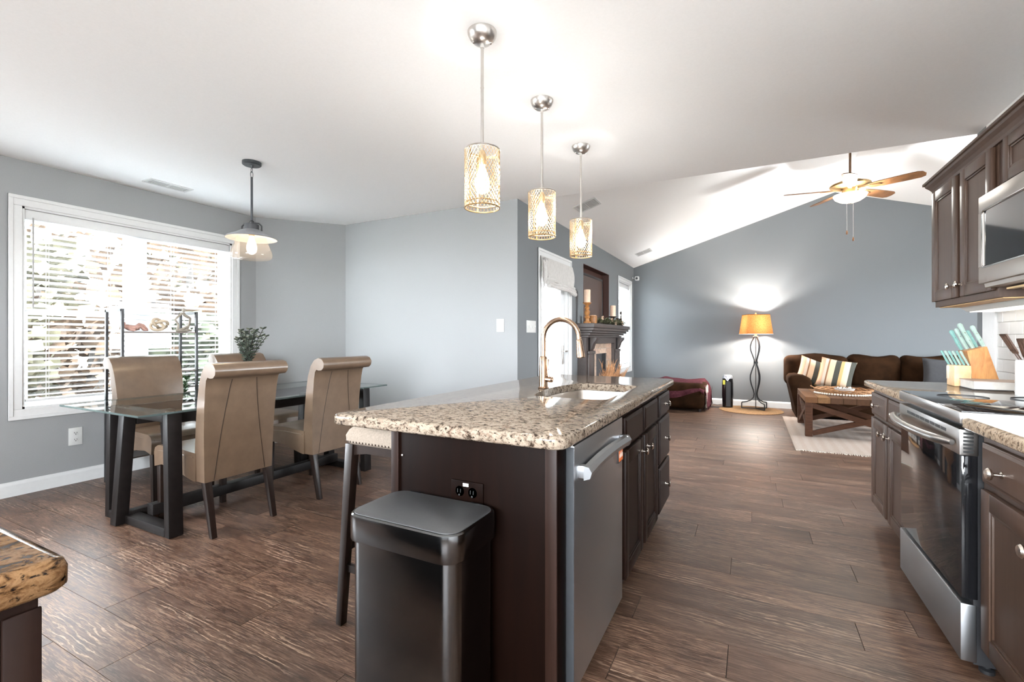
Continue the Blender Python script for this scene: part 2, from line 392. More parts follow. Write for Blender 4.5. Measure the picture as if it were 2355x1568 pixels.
# plain boards out of view behind the viewer and at the living room's right
st(B().box(XL, XRR, YB, .004-3*PW-.001, -.012, -.0005).done('floor_rear', 'floor_plank'), 'floor behind the kitchen')
st(B().box(3.2, XRR, 4.0, YF, -.012, -.0005).box(XR, 3.2, YE-.16, 4.0, -.012, -.0005).done('floor_side', 'floor_plank'), 'floor beside the sofa')
def holed(b, axis, pos, thick, u0, u1, z0, z1, holes):
    """wall slab at pos..pos+thick on axis, with rectangular openings (u0,u1,z0,z1)"""
    us = sorted({u0, u1, *[h_[0] for h_ in holes], *[h_[1] for h_ in holes]})
    for a, c in zip(us, us[1:]):
        m_ = (a+c)/2; zz = [z0]
        hs = sorted([h_ for h_ in holes if h_[0] < m_ < h_[1]], key=lambda h_: h_[2])
        segs = []; cur = z0
        for h_ in hs:
            if h_[2] > cur: segs.append((cur, h_[2]))
            cur = h_[3]
        if cur < z1: segs.append((cur, z1))
        for s0_, s1_ in segs:
            if axis == 'x': b.box(pos, pos+thick, a, c, s0_, s1_)
            else: b.box(a, c, pos, pos+thick, s0_, s1_)
    return b
WIN = (1.44, 3.06, .645, 2.205)
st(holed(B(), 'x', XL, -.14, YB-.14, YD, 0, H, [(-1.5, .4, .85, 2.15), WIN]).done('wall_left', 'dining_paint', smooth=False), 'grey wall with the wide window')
d45 = Vector((-4.33, YC, 0))-Vector((XL, YD, 0)); nrm = Vector((-d45.y, d45.x, 0)).normalized()*.14
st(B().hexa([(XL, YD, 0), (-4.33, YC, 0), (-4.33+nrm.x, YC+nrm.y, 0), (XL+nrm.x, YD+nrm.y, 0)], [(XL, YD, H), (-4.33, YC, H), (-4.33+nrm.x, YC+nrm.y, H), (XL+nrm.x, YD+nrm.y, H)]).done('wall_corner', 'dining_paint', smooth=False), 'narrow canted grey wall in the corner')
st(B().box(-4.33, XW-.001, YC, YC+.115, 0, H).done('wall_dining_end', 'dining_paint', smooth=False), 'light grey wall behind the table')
DOOR = (4.60, 5.47, 0, 2.085); NICHE = (6.047, 7.329, 1.36, 2.205); LWIN = (7.93, 8.80, .64, 2.19)
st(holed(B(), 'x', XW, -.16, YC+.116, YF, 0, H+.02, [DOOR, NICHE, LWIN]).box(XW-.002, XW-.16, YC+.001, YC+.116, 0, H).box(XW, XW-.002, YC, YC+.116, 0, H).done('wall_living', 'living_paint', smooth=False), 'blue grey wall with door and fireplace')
pk = [(EAVE_X-.16, 0), (XRR+.16, 0), (XRR+.16, H), (RIDGE_X, RIDGE_Z), (EAVE_X-.16, H-.05)]
zr = RIDGE_Z-SLOPE*(XRR-RIDGE_X)
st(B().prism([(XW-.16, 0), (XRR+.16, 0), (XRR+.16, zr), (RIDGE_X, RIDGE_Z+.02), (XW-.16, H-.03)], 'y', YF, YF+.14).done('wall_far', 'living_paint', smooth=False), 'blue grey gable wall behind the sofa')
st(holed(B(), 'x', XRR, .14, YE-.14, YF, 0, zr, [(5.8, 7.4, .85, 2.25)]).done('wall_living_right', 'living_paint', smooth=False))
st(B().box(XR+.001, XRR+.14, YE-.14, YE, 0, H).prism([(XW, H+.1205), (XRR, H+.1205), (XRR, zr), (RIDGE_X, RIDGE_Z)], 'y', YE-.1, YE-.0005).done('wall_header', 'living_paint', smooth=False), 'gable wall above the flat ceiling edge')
wr = st(B().box(XR, XR+.13, YB, 4.028, 0, H).done('wall_right', 'ceiling_paint', smooth=False), 'kitchen wall behind the range')
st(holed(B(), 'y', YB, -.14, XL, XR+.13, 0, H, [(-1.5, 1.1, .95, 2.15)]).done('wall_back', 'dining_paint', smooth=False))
# ceilings
st(B().prism([(XL-.14, YB-.14), (XRR+.14, YB-.14), (XRR+.14, YE), (XW-.001, YE), (XW-.001, YC+.116), (-4.2, YC+.116), (XL-.14, YD+.1)], 'z', H, H+.12).done('ceiling', 'ceiling_paint', smooth=False), 'flat white kitchen ceiling')
st(B().prism([(XW-.16, H-.16*SLOPE), (RIDGE_X, RIDGE_Z), (RIDGE_X, RIDGE_Z+.1), (XW-.16, H-.16*SLOPE+.12)], 'y', YE-.1, YF+.14).done('ceiling_slope_left', 'ceiling_paint', smooth=False), 'white vaulted ceiling slope')
st(B().prism([(RIDGE_X, RIDGE_Z), (XRR+.16, zr-.16*SLOPE), (XRR+.16, zr-.16*SLOPE+.12), (RIDGE_X, RIDGE_Z+.1)], 'y', YE-.1, YF+.14).done('ceiling_slope_right', 'ceiling_paint', smooth=False), 'white vaulted ceiling slope beyond the ridge')
# baseboards
def base_poly(o): return [(o[0], 0), (o[0]+.014*o[1], 0), (o[0]+.014*o[1], .085), (o[0]+.008*o[1], .105), (o[0], .11)]
st(B().prism(base_poly((XL, 1)), 'y', YB, YD).done('baseboard_left', 'white_trim', smooth=False))
b = B(); q0 = Vector((XL+.012, YD, 0)); q1 = Vector((-4.33, YC-.012, 0)); b.bar(q0+Vector((.004, 0, .055)), q1+Vector((.004, 0, .055)), .014, .11); st(b.done('baseboard_corner', 'white_trim', smooth=False))
st(B().prism([(YC, 0), (YC-.014, 0), (YC-.014, .085), (YC-.008, .105), (YC, .11)], 'x', -4.33, XW).done('baseboard_dining', 'white_trim', smooth=False))
st(B().prism(base_poly((XW, 1)), 'y', YC+.12, 4.52).prism(base_poly((XW, 1)), 'y', 5.55, 5.76).prism(base_poly((XW, 1)), 'y', 7.63, YF).done('baseboard_living', 'white_trim', smooth=False))
st(B().prism([(YF, 0), (YF-.014, 0), (YF-.014, .085), (YF-.008, .105), (YF, .11)], 'x', XW, XRR).done('baseboard_far', 'white_trim', smooth=False))
# ---- dining window
def casing(b, axis, pos, dirn, y0, y1, z0, z1, w, sides='LRTB'):
    """stepped casing round an opening on an x plane"""
    for o, t_, ww in ((0, .012, w), (.0, .020, w*.35)):
        off = w-ww
        a0, a1, c0, c1 = y0-off, y1+off, z0-off, z1+off
        X0, X1 = pos, pos+dirn*t_
        if 'T' in sides: b.box(X0, X1, a0-ww, a1+ww, c1, c1+ww, .003)
        if 'B' in sides: b.box(X0, X1, a0-ww, a1+ww, c0-ww, c0, .003)
        lo = c0 if 'B' in sides else z0
        if 'L' in sides: b.box(X0, X1, a0-ww, a0, lo, c1, .003)
        if 'R' in sides: b.box(X0, X1, a1, a1+ww, lo, c1, .003)
    return b
y0, y1, z0, z1 = WIN
w1 = st(B().box(XL-.14, XL-.002, y0, y0+.02, z0, z1).box(XL-.14, XL-.002, y1-.02, y1, z0, z1).box(XL-.14, XL-.002, y0, y1, z0, z0+.02).box(XL-.14, XL-.002, y0, y1, z1-.02, z1).done('window_1', 'white_trim', smooth=False), 'wide double window over the dining table')
casing(B(), 'x', XL, 1, y0+.004, y1-.004, z0+.004, z1-.004, .078).done('casing', 'white_trim', w1, smooth=False)
ym = 2.235; zm = 1.40
for i, (a, c) in enumerate(((y0+.02, ym-.045), (ym+.045, y1-.02))):
    for z_a, z_b, xo in ((z0+.02, zm+.02, .095), (zm-.02, z1-.02, .120)):
        f = B(); x_ = XL-xo
        f.box(x_, x_-.03, a, a+.045, z_a, z_b).box(x_, x_-.03, c-.045, c, z_a, z_b).box(x_, x_-.03, a+.045, c-.045, z_a, z_a+.045).box(x_, x_-.03, a+.045, c-.045, z_b-.045, z_b)
        s_ = f.done('sash', 'vinyl', w1, smooth=False); B().box(x_-.012, x_-.018, a+.045, c-.045, z_a+.045, z_b-.045).done('pane', 'window_glass', s_, smooth=False)
B().box(XL-.075, XL-.14, ym-.045, ym+.045, z0+.02, z1-.02).done('mullion', 'vinyl', w1, smooth=False)
# ---- blind builder
def blind(name, label, x, y0, y1, ztop, zbot, pitch, depth, tilt, tapes, wand=None):
    r = T(name, label, 'blind', (x, (y0+y1)/2, zbot))
    B().box(x-.02, x+.022, y0, y1, ztop-.07, ztop, .004).done('head_valance', 'white_trim', r)
    z = ztop-.085; ca, sa = math.cos(tilt)*depth/2, math.sin(tilt)*depth/2; me = None; i = 0
    while z > zbot+.03:
        if me is None:
            n = 6; top = []
            b = B(); prof = []
            for k in range(n+1):
                u = -1+2*k/n; prof.append((u*ca, u*sa+.003*(1-u*u)))
            b.prism(prof+[(p[0], p[1]-.0025) for p in prof[::-1]], 'y', -(y1-y0)/2+.004, (y1-y0)/2-.004)
            o = b.done('slat', 'blind_white', r, local=True, ang=50); me = o.data; o.location = (0, 0, z-zbot)
        else:
            o = bpy.data.objects.new('slat', me); COL.objects.link(o); o.parent = r; o.location = (0, 0, z-zbot)
        z -= pitch
    B().box(x-.024, x+.024, y0+.004, y1-.004, zbot, zbot+.02, .004).done('bottom_rail', 'white_trim', r)
    for ty in tapes: B().cyl((x+.027, ty, ztop-.05), (x+.027, ty, zbot+.01), .0012, n=5).cyl((x-.027, ty, ztop-.05), (x-.027, ty, zbot+.01), .0012, n=5).done('ladder_cord', 'white_plastic', r)
    if wand: B().cyl((x+.04, wand, ztop-.06), (x+.04, wand, ztop-.76), .006, n=6).done('tilt_wand', 'vent_grey', r)
    return r
blind('window_blind', 'white slatted blind hanging in the wide dining window', XL-.035, y0+.023, y1-.023, z1-.022, .70, .0465, .05, math.radians(17), (1.60, 2.0, 2.5, 2.92), 1.505)
# ---- living window
y0, y1, z0, z1 = LWIN
w2 = st(B().box(XW-.16, XW-.002, y0, y0+.02, z0, z1).box(XW-.16, XW-.002, y1-.02, y1, z0, z1).box(XW-.16, XW-.002, y0, y1, z0, z0+.02).box(XW-.16, XW-.002, y0, y1, z1-.02, z1).done('window_2', 'white_trim', smooth=False), 'narrow window beside the fireplace')
casing(B(), 'x', XW, 1, y0+.004, y1-.004, z0+.004, z1-.004, .075).done('casing', 'white_trim', w2, smooth=False)
for z_a, z_b, xo in ((z0+.02, 1.42, .1), (1.38, z1-.02, .13)):
    x_ = XW-xo; a, c = y0+.02, y1-.02
    s_ = B().box(x_, x_-.028, a, a+.045, z_a, z_b).box(x_, x_-.028, c-.045, c, z_a, z_b).box(x_, x_-.028, a+.045, c-.045, z_a, z_a+.045).box(x_, x_-.028, a+.045, c-.045, z_b-.045, z_b).done('sash', 'vinyl', w2, smooth=False)
    B().box(x_-.012, x_-.016, a+.045, c-.045, z_a+.045, z_b-.045).done('pane', 'window_glass', s_, smooth=False)
blind('window_blind', 'narrow white slatted blind in the window beside the fireplace', XW-.045, y0+.023, y1-.023, z1-.022, .72, .046, .05, math.radians(16), (8.1, 8.6))
# ---- unseen windows added to light the rooms, behind the viewer and right of the sofa
w3 = st(B().box(-1.5, -1.45, YB-.14, YB, .95, 2.15).box(1.05, 1.1, YB-.14, YB, .95, 2.15).box(-1.45, 1.05, YB-.14, YB, .95, 1.0).box(-1.45, 1.05, YB-.14, YB, 2.10, 2.15).box(-.23, -.17, YB-.12, YB-.02, 1.0, 2.10).done('added_window_3', 'white_trim', smooth=False))
for nm_, ya, yb in (('added_window_4', 5.8, 7.4),):
    st(B().box(XRR, XRR+.14, ya, ya+.05, .85, 2.25).box(XRR, XRR+.14, yb-.05, yb, .85, 2.25).box(XRR, XRR+.14, ya+.05, yb-.05, .85, .90).box(XRR, XRR+.14, ya+.05, yb-.05, 2.20, 2.25).done(nm_, 'white_trim', smooth=False))
w5 = st(B().box(XL-.14, XL, -1.5, -1.44, .85, 2.15).box(XL-.14, XL, .34, .4, .85, 2.15).box(XL-.14, XL, -1.44, .34, .85, .91).box(XL-.14, XL, -1.44, .34, 2.09, 2.15).box(XL-.12, XL-.04, -.58, -.52, .91, 2.09).done('added_window_5', 'white_trim', smooth=False))
# ---- patio door on the living wall
dy0, dy1, _, dz1 = DOOR
d1 = st(B().box(XW-.16, XW-.002, dy0, dy0+.025, 0, dz1).box(XW-.16, XW-.002, dy1-.025, dy1, 0, dz1).box(XW-.16, XW-.002, dy0+.025, dy1-.025, dz1-.025, dz1).box(XW-.16, XW, dy0+.025, dy1-.025, 0, .02).done('door_1', 'white_trim', smooth=False), 'white glazed patio door with a roman shade')
casing(B(), 'x', XW, 1, dy0+.004, dy1-.004, 0, dz1-.004, .078, 'LRT').done('casing', 'white_trim', d1, smooth=False)
xd = XW-.045; a, c = dy0+.028, dy1-.028
lf = B().box(xd, xd-.045, a, a+.12, .02, dz1-.03).box(xd, xd-.045, c-.12, c, .02, dz1-.03).box(xd, xd-.045, a+.12, c-.12, .02, .30).box(xd, xd-.045, a+.12, c-.12, dz1-.17, dz1-.03).done('leaf', 'white_trim', d1, smooth=False)
B().box(xd-.018, xd-.026, a+.12, c-.12, .30, dz1-.17).done('pane', 'window_glass', lf, smooth=False)
B().box(xd, xd+.008, c-.075, c-.03, .87, 1.10, .003).cyl((xd+.004, c-.052, 1.03), (xd+.06, c-.052, 1.03), .009, n=10).cyl((xd+.058, c-.052, 1.03), (xd+.058, c-.15, 1.03), .009, n=10).done('handle', 'nickel', lf)
# roman shade
rs = T('roman_shade', 'gathered white roman shade at the top of the patio door', 'shade', (XW+.03, 5.03, 1.8))
def shade_f(u, v):
    y = 4.56+u*.97; z = 2.075-v*.235+.02*math.sin(u*math.pi)*v*-1
    return (XW+.028+.012*v+.02*math.sin(v*3)*(.4+.6*u), y-.02*v*(1-u), z-.02*u*v)
B().grid(shade_f, 14, 10, .004).done('panel', 'white_shade', rs)
for k in range(3):
    B().tube([(XW+.05+.012*k+.01*math.sin(u*9+k), 4.62+u*.90+.01*k, 1.83-.035*k-.025*u+.015*math.sin(u*math.pi)) for u in [i/14 for i in range(15)]], [.022+.006*math.sin(i*.9+k) for i in range(15)], 8).done('fold', 'white_shade', rs)
for k in range(6):
    B().tube([(XW+.05+.02*math.sin(k*1.7+t_*4), 4.585+.022*k*t_+.02*k*.3+.02*t_, 2.03-t_*(.30-.018*k)) for t_ in [i/10 for i in range(11)]], [.012+.012*math.sin(i*.35+.2) for i in range(11)], 7).done('gather', 'white_shade', rs)
B().box(XW+.03, XW+.075, 4.575, 4.65, 1.99, 2.055, .008).done('tie', 'shade_shadow', rs)
# ---- outside: lap siding return, trees, ground
ws = st(B().box(-3.6, XW-.17, 6.12, 6.26, -.1, 3.4).done('wall_exterior', 'siding', smooth=False), 'white lap siding outside the patio door')
for i in range(26):
    z = -.1+i*.122
    B().hexa([(-3.6, 6.095, z), (-2.50, 6.095, z), (-2.50, 6.12, z), (-3.6, 6.12, z)], [(-3.6, 6.116, z+.121), (-2.50, 6.116, z+.121), (-2.50, 6.12, z+.121), (-3.6, 6.12, z+.121)]).done('board', 'siding', ws, smooth=False)
B().box(-2.499, -2.36, 6.07, 6.12, -.1, 3.3).done('corner_board', 'white_trim', ws, smooth=False)
st(B().box(-60, XRR+.3, YB-.2, 60, -.5, -.3).done('ground', 'leaf_litter', smooth=False), 'ground strewn with leaves outside')
st(B().box(-60, 60, -50, YB-.2, -.5, -.3).box(XRR+.3, 60, YB-.2, 60, -.5, -.3).done('ground_bounce', 'concrete', smooth=False), 'unseen pale concrete slab added outside to bounce light indoors')  # unseen pale slab added to bounce daylight up to the ceilings
def tree(i, x, y, hgt, mat, label, low=.30, nl_=300, big=1.0):
    r = T('tree', label, 'tree', (x, y, -.3)); rnd = random.Random(i)
    B().tube([(x, y, -.3), (x+.1, y+.1, hgt*.4), (x-.1, y+.15, hgt*.85)], [.16, .12, .05], 8).done('trunk', 'bark', r)
    b = B()
    for k in range(nl_):
        a_, e_ = rnd.uniform(0, 6.28), rnd.uniform(-.2, 1); rr = rnd.uniform(.3, 1)*hgt*.34
        p = Vector((x+rr*math.cos(a_), y+rr*math.sin(a_), hgt*low+hgt*(.92-low)*rnd.random()))
        d1_ = Vector((rnd.uniform(-1, 1), rnd.uniform(-1, 1), rnd.uniform(-1, 1))).normalized()*rnd.uniform(.12, .34)*big; d2_ = d1_.orthogonal().normalized()*d1_.length*.8
        b.face([b.bm.verts.new(p+q) for q in (d1_, d2_, -d1_, -d2_)])
    b.done('foliage', mat, r, kind='stuff')
kinds = [('tree_leaf_green', 'green'), ('tree_leaf', 'yellow green'), ('tree_leaf_rust', 'rust brown')]
spots = [(-15, .6, 4.6), (-15.5, 4.4, 4.0), (-14.5, 7.6, 5.0), (-20, 2.4, 6.4), (-19, 9.8, 5.2), (-21, 6.4, 6.0), (-12.2, 2.6, 2.6), (-15.5, 12, 4.2), (-11.8, 5.6, 2.4), (-12.4, .2, 2.5)]
words = ['low rounded', 'slender', 'broad', 'tallest', 'far', 'tall distant', 'small', 'outlying', 'shrub-sized', 'stubby']
for i, (x, y, hh) in enumerate(spots): tree(i, x, y, hh, kinds[i % 3][0], f'{words[i]} {kinds[i % 3][1]} tree seen through the dining window blind')
for i, (x, y, w_) in enumerate(((-8.7, 2.3, 'nearest'), (-9.2, 3.4, 'second'), (-8.8, 4.5, 'third'), (-9.3, 5.6, 'last'))): tree(40+i, x, y, 1.75, kinds[(i+1) % 3][0], f'{w_} low shrub seen through the lower dining window blind', -.05, 420, .5)
# ================================================================== KITCHEN
CT = .915
def shaker(name, parent, xf, s, y0, y1, z0, z1, mat, rail=.058):
    b = B(); t_ = .020; xb = xf-s*t_; xp = xf-s*.011; r = rail
    b.box(xb, xf, y0, y0+r, z0, z1, .004).box(xb, xf, y1-r, y1, z0, z1, .004).box(xb, xf, y0+r, y1-r, z0, z0+r, .004).box(xb, xf, y0+r, y1-r, z1-r, z1, .004)
    b.box(xb, xp, y0+r-.004, y1-r+.004, z0+r-.004, z1-r+.004)
    i = .010; xm = xf-s*.005        # inner moulding step
    b.box(xb, xm, y0+r, y0+r+i, z0+r, z1-r, .002).box(xb, xm, y1-r-i, y1-r, z0+r, z1-r, .002).box(xb, xm, y0+r+i, y1-r-i, z0+r, z0+r+i, .002).box(xb, xm, y0+r+i, y1-r-i, z1-r-i, z1-r, .002)
    return b.done(name, mat, parent)
def slab_front(name, parent, xf, s, y0, y1, z0, z1, mat):
    b = B(); b.box(xf-s*.020, xf-s*.004, y0, y1, z0, z1, .004)
    b.hexa([(xf-s*.005, y0+.004, z0+.004), (xf-s*.005, y1-.004, z0+.004), (xf-s*.005, y1-.004, z1-.004), (xf-s*.005, y0+.004, z1-.004)], [(xf, y0+.016, z0+.016), (xf, y1-.016, z0+.016), (xf, y1-.016, z1-.016), (xf, y0+.016, z1-.016)])
    return b.done(name, mat, parent, ang=20)
def knob(parent, x, y, z, s, sc=1.0):
    pr = [(.010, 0), (.010, .003), (.0055, .006), (.005, .017), (.008, .021), (.0155, .024), (.017, .029), (.013, .034), (.004, .036)]
    B().lathe([(r*sc, s*h_*sc) for r, h_ in pr], (x, y, z), 14, 'x').done('knob', 'knob_nickel', parent)
# ---- island
IX0, IX1 = -1.11, -.505       # cabinet back and face frame
r = T('island_end_cabinet', 'dark espresso end panel of the island behind the waste bin', 'cabinet', (-.81, 1.29, 0))
B().box(IX0, IX1+.005, 1.252, 1.326, 0, CT-.041, .002).done('panel', 'espresso_shaded', r)
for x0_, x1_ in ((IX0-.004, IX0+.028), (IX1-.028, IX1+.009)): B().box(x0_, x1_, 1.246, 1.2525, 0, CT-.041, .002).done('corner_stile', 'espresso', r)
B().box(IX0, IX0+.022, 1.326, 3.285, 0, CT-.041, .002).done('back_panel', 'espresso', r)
B().cyl((-1.068, 1.2515, .79), (-1.068, 1.249, .79), .003, n=8).done('screw_cap', 'label_white', r)
r = T('dishwasher', 'stainless dishwasher with a bar handle at the island corner', 'dishwasher', (-.8, 1.64, 0))
B().box(-1.08, IX1-.001, 1.338, 1.948, .10, CT-.045).box(-1.0, -.58, 1.345, 1.94, 0, .10).done('body', 'soft_black', r)
dwd = B().box(IX1, -.478, 1.345, 1.942, .105, CT-.052, .004).done('door', 'stainless_dark', r)
B().box(-.504, -.479, 1.3435, 1.3449, .11, CT-.056).done('edge_dim_strip', 'edge_dim_grey', dwd, smooth=False)  # dark cover added over the steel door edge to subdue its reflection
# handle: two posts and a bowed flat bar
hp = [(-.448-.012*math.sin(math.pi*i/12), 1.375+i*(.535/12), .775) for i in range(13)]
b = B(); R_ = []
for x, y, z in hp: R_.append([(x-.010, y, z-.022), (x+.010, y, z-.015), (x+.016, y, z+.004), (x+.006, y, z+.020), (x-.010, y, z+.022)])
b.rings(R_); b.box(-.479, -.445, 1.385, 1.41, .755, .795, .003).box(-.479, -.440, 1.886, 1.91, .755, .797, .003)
b.done('handle', 'stainless_dark', dwd)
lb = B().box(-.479, -.4745, 1.865, 1.935, .685, .745, .002).done('badge', 'soft_black', dwd)
b = B().box(-.4745, -.4735, 1.870, 1.93, .690, .740)
b.done('badge_face', 'orange_label', lb)
b = B()
for k in range(5): b.box(-.4737, -.4730, 1.876+k*.011, 1.882+k*.011, .705, .728 if k % 2 else .720)
b.done('badge_lettering', 'label_white', lb)
def island_unit(name, label, y0, y1): 
    r = T(name, label, 'cabinet', ((IX0+IX1)/2, (y0+y1)/2, 0))
    B().box(IX0+.024, IX0+.04, y0, y1, .105, CT-.041).box(IX1-.02, IX1, y0, y1, .105, CT-.041).box(IX0+.04, IX1-.02, y0, y0+.016, .105, CT-.041).box(IX0+.04, IX1-.02, y1-.016, y1, .105, CT-.041).box(IX0+.04, IX1-.02, y0+.016, y1-.016, .105, .125).done('body', 'espresso', r, smooth=False)
    B().box(IX0+.024, IX1-.075, y0, y1, 0, .105).done('toe_kick', 'espresso', r); return r
FX = IX1+.021
r = island_unit('sink_cabinet', 'dark espresso sink cabinet with two doors beside the dishwasher', 1.955, 2.86)
for a, c, ky in ((2.035, 2.402, 2.362), (2.452, 2.815, 2.492)):
    slab_front('drawer_front', r, FX, 1, a, c, .712, .842, 'espresso')
    d_ = shaker('door', r, FX, 1, a, c, .130, .692, 'espresso'); knob(d_, FX-.001, ky, .628, 1)
r = island_unit('drawer_cabinet', 'dark espresso three-drawer cabinet at the far end of the island', 2.862, 3.285)
for z_a, z_b in ((.712, .842), (.425, .692), (.130, .405)):
    d_ = slab_front('drawer', r, FX, 1, 2.890, 3.262, z_a, z_b, 'espresso'); knob(d_, FX-.001, 3.075, (z_a+z_b)/2, 1)
# worktop with a cut-out for the sink
def worktop(name, x0, x1, y0, y1, z0, z1, mat, rad=.04, hole=None, soft=.011):
    b = B(); bm = b.bm; L = []
    for z, ins in ((z0, .006), (z0+.006, 0), (z1-soft, 0), (z1-soft*.35, .003), (z1, soft)):
        L.append([bm.verts.new((x, y, z)) for x, y in rrect(x0+ins, x1-ins, y0+ins, y1-ins, rad-ins*.5)])
    n = len(L[0])
    for A, Bq in zip(L, L[1:]):
        for i in range(n): b.face([A[i], A[(i+1) % n], Bq[(i+1) % n], Bq[i]])
    inner = None
    if hole:
        hl = [bm.verts.new((x, y, z0)) for x, y in hole]; hh = [bm.verts.new((x, y, z1)) for x, y in hole]; m_ = len(hole)
        for i in range(m_): b.face([hl[i], hl[(i+1) % m_], hh[(i+1) % m_], hh[i]])
        for lo, ho in ((L[0], hl), (L[-1], hh)):
            es = []
            for lp in (lo, ho):
                for i in range(len(lp)):
                    e = bm.edges.get((lp[i], lp[(i+1) % len(lp)])) or bm.edges.new((lp[i], lp[(i+1) % len(lp)])); es.append(e)
            bmesh.ops.triangle_fill(bm, edges=es, use_beauty=True)
    else:
        b.face(L[0][::-1]); b.face(L[-1])
    return b.done(name, mat, ang=50)
def dshape(x0, x1, y0, y1, r=.05):     # sink outline, bowed on the tap side
    P = rrect(x0, x1, y0, y1, r, 6); out = []
    for x, y in P: out.append((x, y))
    k = [i for i, p in enumerate(out) if p[0] <= x0+1e-6]
    i0 = max(k) if False else None
    pts = []
    for i, p in enumerate(out):
        pts.append(p)
        q = out[(i+1) % len(out)]
        if abs(p[0]-x0) < 1e-6 and abs(q[0]-x0) < 1e-6:
            for j in range(1, 10):
                t_ = j/10; pts.append((x0-.045*math.sin(math.pi*t_), p[1]+(q[1]-p[1])*t_))
    return pts
SINK = dshape(-.945, -.575, 2.03, 2.735, .055)
o = worktop('island_worktop', -1.385, -.462, 1.217, 3.325, CT-.040, CT, 'granite', .045, SINK); tag(o, 'speckled beige granite worktop of the island', 'worktop')
r = T('sink', 'stainless undermount sink set in the island worktop', 'sink', (-.76, 2.38, CT-.25))
b = B(); bm = b.bm
cxs, cys = -.765, 2.3825
def ring(z, sc, lip=0): return [((x-cxs)*sc[0]+cxs, (y-cys)*sc[1]+cys, z) for x, y in SINK]
b.rings([ring(CT-.0415, (1.06, 1.035)), ring(CT-.0415, (.985, .99)), ring(CT-.06, (.965, .98)), ring(CT-.20, (.94, .965)), ring(CT-.232, (.88, .93)), ring(CT-.238, (.5, .5)), ring(CT-.24, (.06, .05))], caps=False)
b.done('bowl', 'sink_steel', r)
b = B()
for i in range(20): pass
b.box(-.94, -.60, 2.375, 2.39, CT-.232, CT-.075, .006); b.done('divider', 'sink_steel', r)
B().lathe([(.0, -.003), (.04, -.003), (.042, 0), (.03, .002), (.0, .001)], (-.76, 2.2, CT-.236), 16).done('drain', 'nickel', r)
# faucet
fx, fy = -1.016, 2.356
r = T('faucet', 'copper-toned gooseneck kitchen faucet behind the sink', 'faucet', (fx, fy, CT))
B().lathe([(0, 0), (.030, 0), (.031, .004), (.027, .009), (.0245, .012), (.0235, .10), (.021, .17), (.017, .178), (0, .179)], (fx, fy, CT), 20).done('body', 'faucet_metal', r)
ra = .102; zc = 1.192; pts = [(fx, fy, CT+.17), (fx, fy, 1.12)]
pts += [(fx+ra-ra*math.cos(math.radians(a)), fy, zc+ra*math.sin(math.radians(a))) for a in range(0, 181, 12)]
pts += [(fx+2*ra+.001, fy, 1.185), (fx+2*ra+.003, fy, 1.172)]
B().tube(pts, .0135, 14).done('spout', 'faucet_metal', r)
hx = fx+2*ra
B().tube([(hx, fy, 1.186), (hx+.001, fy, 1.180), (hx+.004, fy, 1.16), (hx+.009, fy, 1.115), (hx+.012, fy, 1.092), (hx+.0125, fy, 1.087)], [.0145, .0165, .018, .0225, .024, .019], 16).done('spray_head', 'faucet_metal', r)
lv = B().cyl((fx+.02, fy-.004, .968), (fx+.055, fy-.012, .966), .0155, .0165, 14).cyl((fx+.055, fy-.012, .966), (fx+.060, fy-.013, .966), .012, .006, 14).done('valve', 'faucet_metal', r)
B().tube([(fx+.036, fy-.008, .978), (fx+.030, fy-.008, 1.01), (fx+.026, fy-.006, 1.05), (fx+.027, fy-.006, 1.078)], [.006, .0055, .007, .0085], 8).done('lever', 'faucet_metal', lv)
# island socket plate
r = T('power_outlet', 'brown double power outlet on the island end panel', 'outlet', (-.80, 1.2515, .70))
B().box(-.862, -.742, 1.2455, 1.2519, .662, .738, .003).done('plate', 'espresso_shaded', r)
for cx_ in (-.828, -.780):
    s_ = B().lathe([(0, 0), (.0165, 0), (.0165, .002), (.015, .003), (0, .003)], (cx_, 1.2455, .704), 16, 'y').done('socket', 'espresso_leg', r)
    s_.rotation_euler = (0, 0, 0)
    B().box(cx_-.007, cx_-.005, 1.2415, 1.2425, .70, .712).box(cx_+.004, cx_+.006, 1.2415, 1.2425, .70, .712).cyl((cx_, 1.2425, .693), (cx_, 1.2415, .693), .003, n=8).done('slots', 'black_gap', s_)
B().box(-.815, -.795, 1.2443, 1.2456, .721, .731).done('test_label', 'label_white', r)
# waste bin
bx0, bx1, by0, by1 = -1.066, -.672, .985, 1.236
r = T('waste_bin', 'dark steel rectangular waste bin standing against the island end', 'bin', ((bx0+bx1)/2, (by0+by1)/2, 0))
def rr3(ins, z, rad=.055): return [(x, y, z) for x, y in rrect(bx0+ins, bx1-ins, by0+ins, by1-ins, max(.01, rad-ins), 6)]
b = B(); b.rings([rr3(.016, .012), rr3(.012, .02), rr3(.012, .605)]); b.done('body', 'can_steel', r)
b = B(); b.rings([rr3(.008, 0), rr3(.008, .018)]); b.done('base_ring', 'soft_black', r)
b = B(); b.rings([rr3(.002, .603), rr3(0, .606), rr3(0, .668), rr3(.0015, .676), rr3(.006, .680), rr3(.010, .680)]); ldd = b.done('lid_rim', 'can_steel', r)
b = B(); b.rings([rr3(.010, .678), rr3(.011, .6815), rr3(.012, .682)]); b.done('lid_top', 'lid_grey', ldd)
B().box(bx0+.06, bx0+.10, by1-.014, by1-.010, .682, .684).box(bx1-.10, bx1-.06, by1-.014, by1-.010, .682, .684).done('hinge_mark', 'can_steel', ldd)
B().box(bx0+.12, bx1-.12, by0-.02, by0+.012, .02, .035, .004).done('pedal', 'stainless_dark', r)
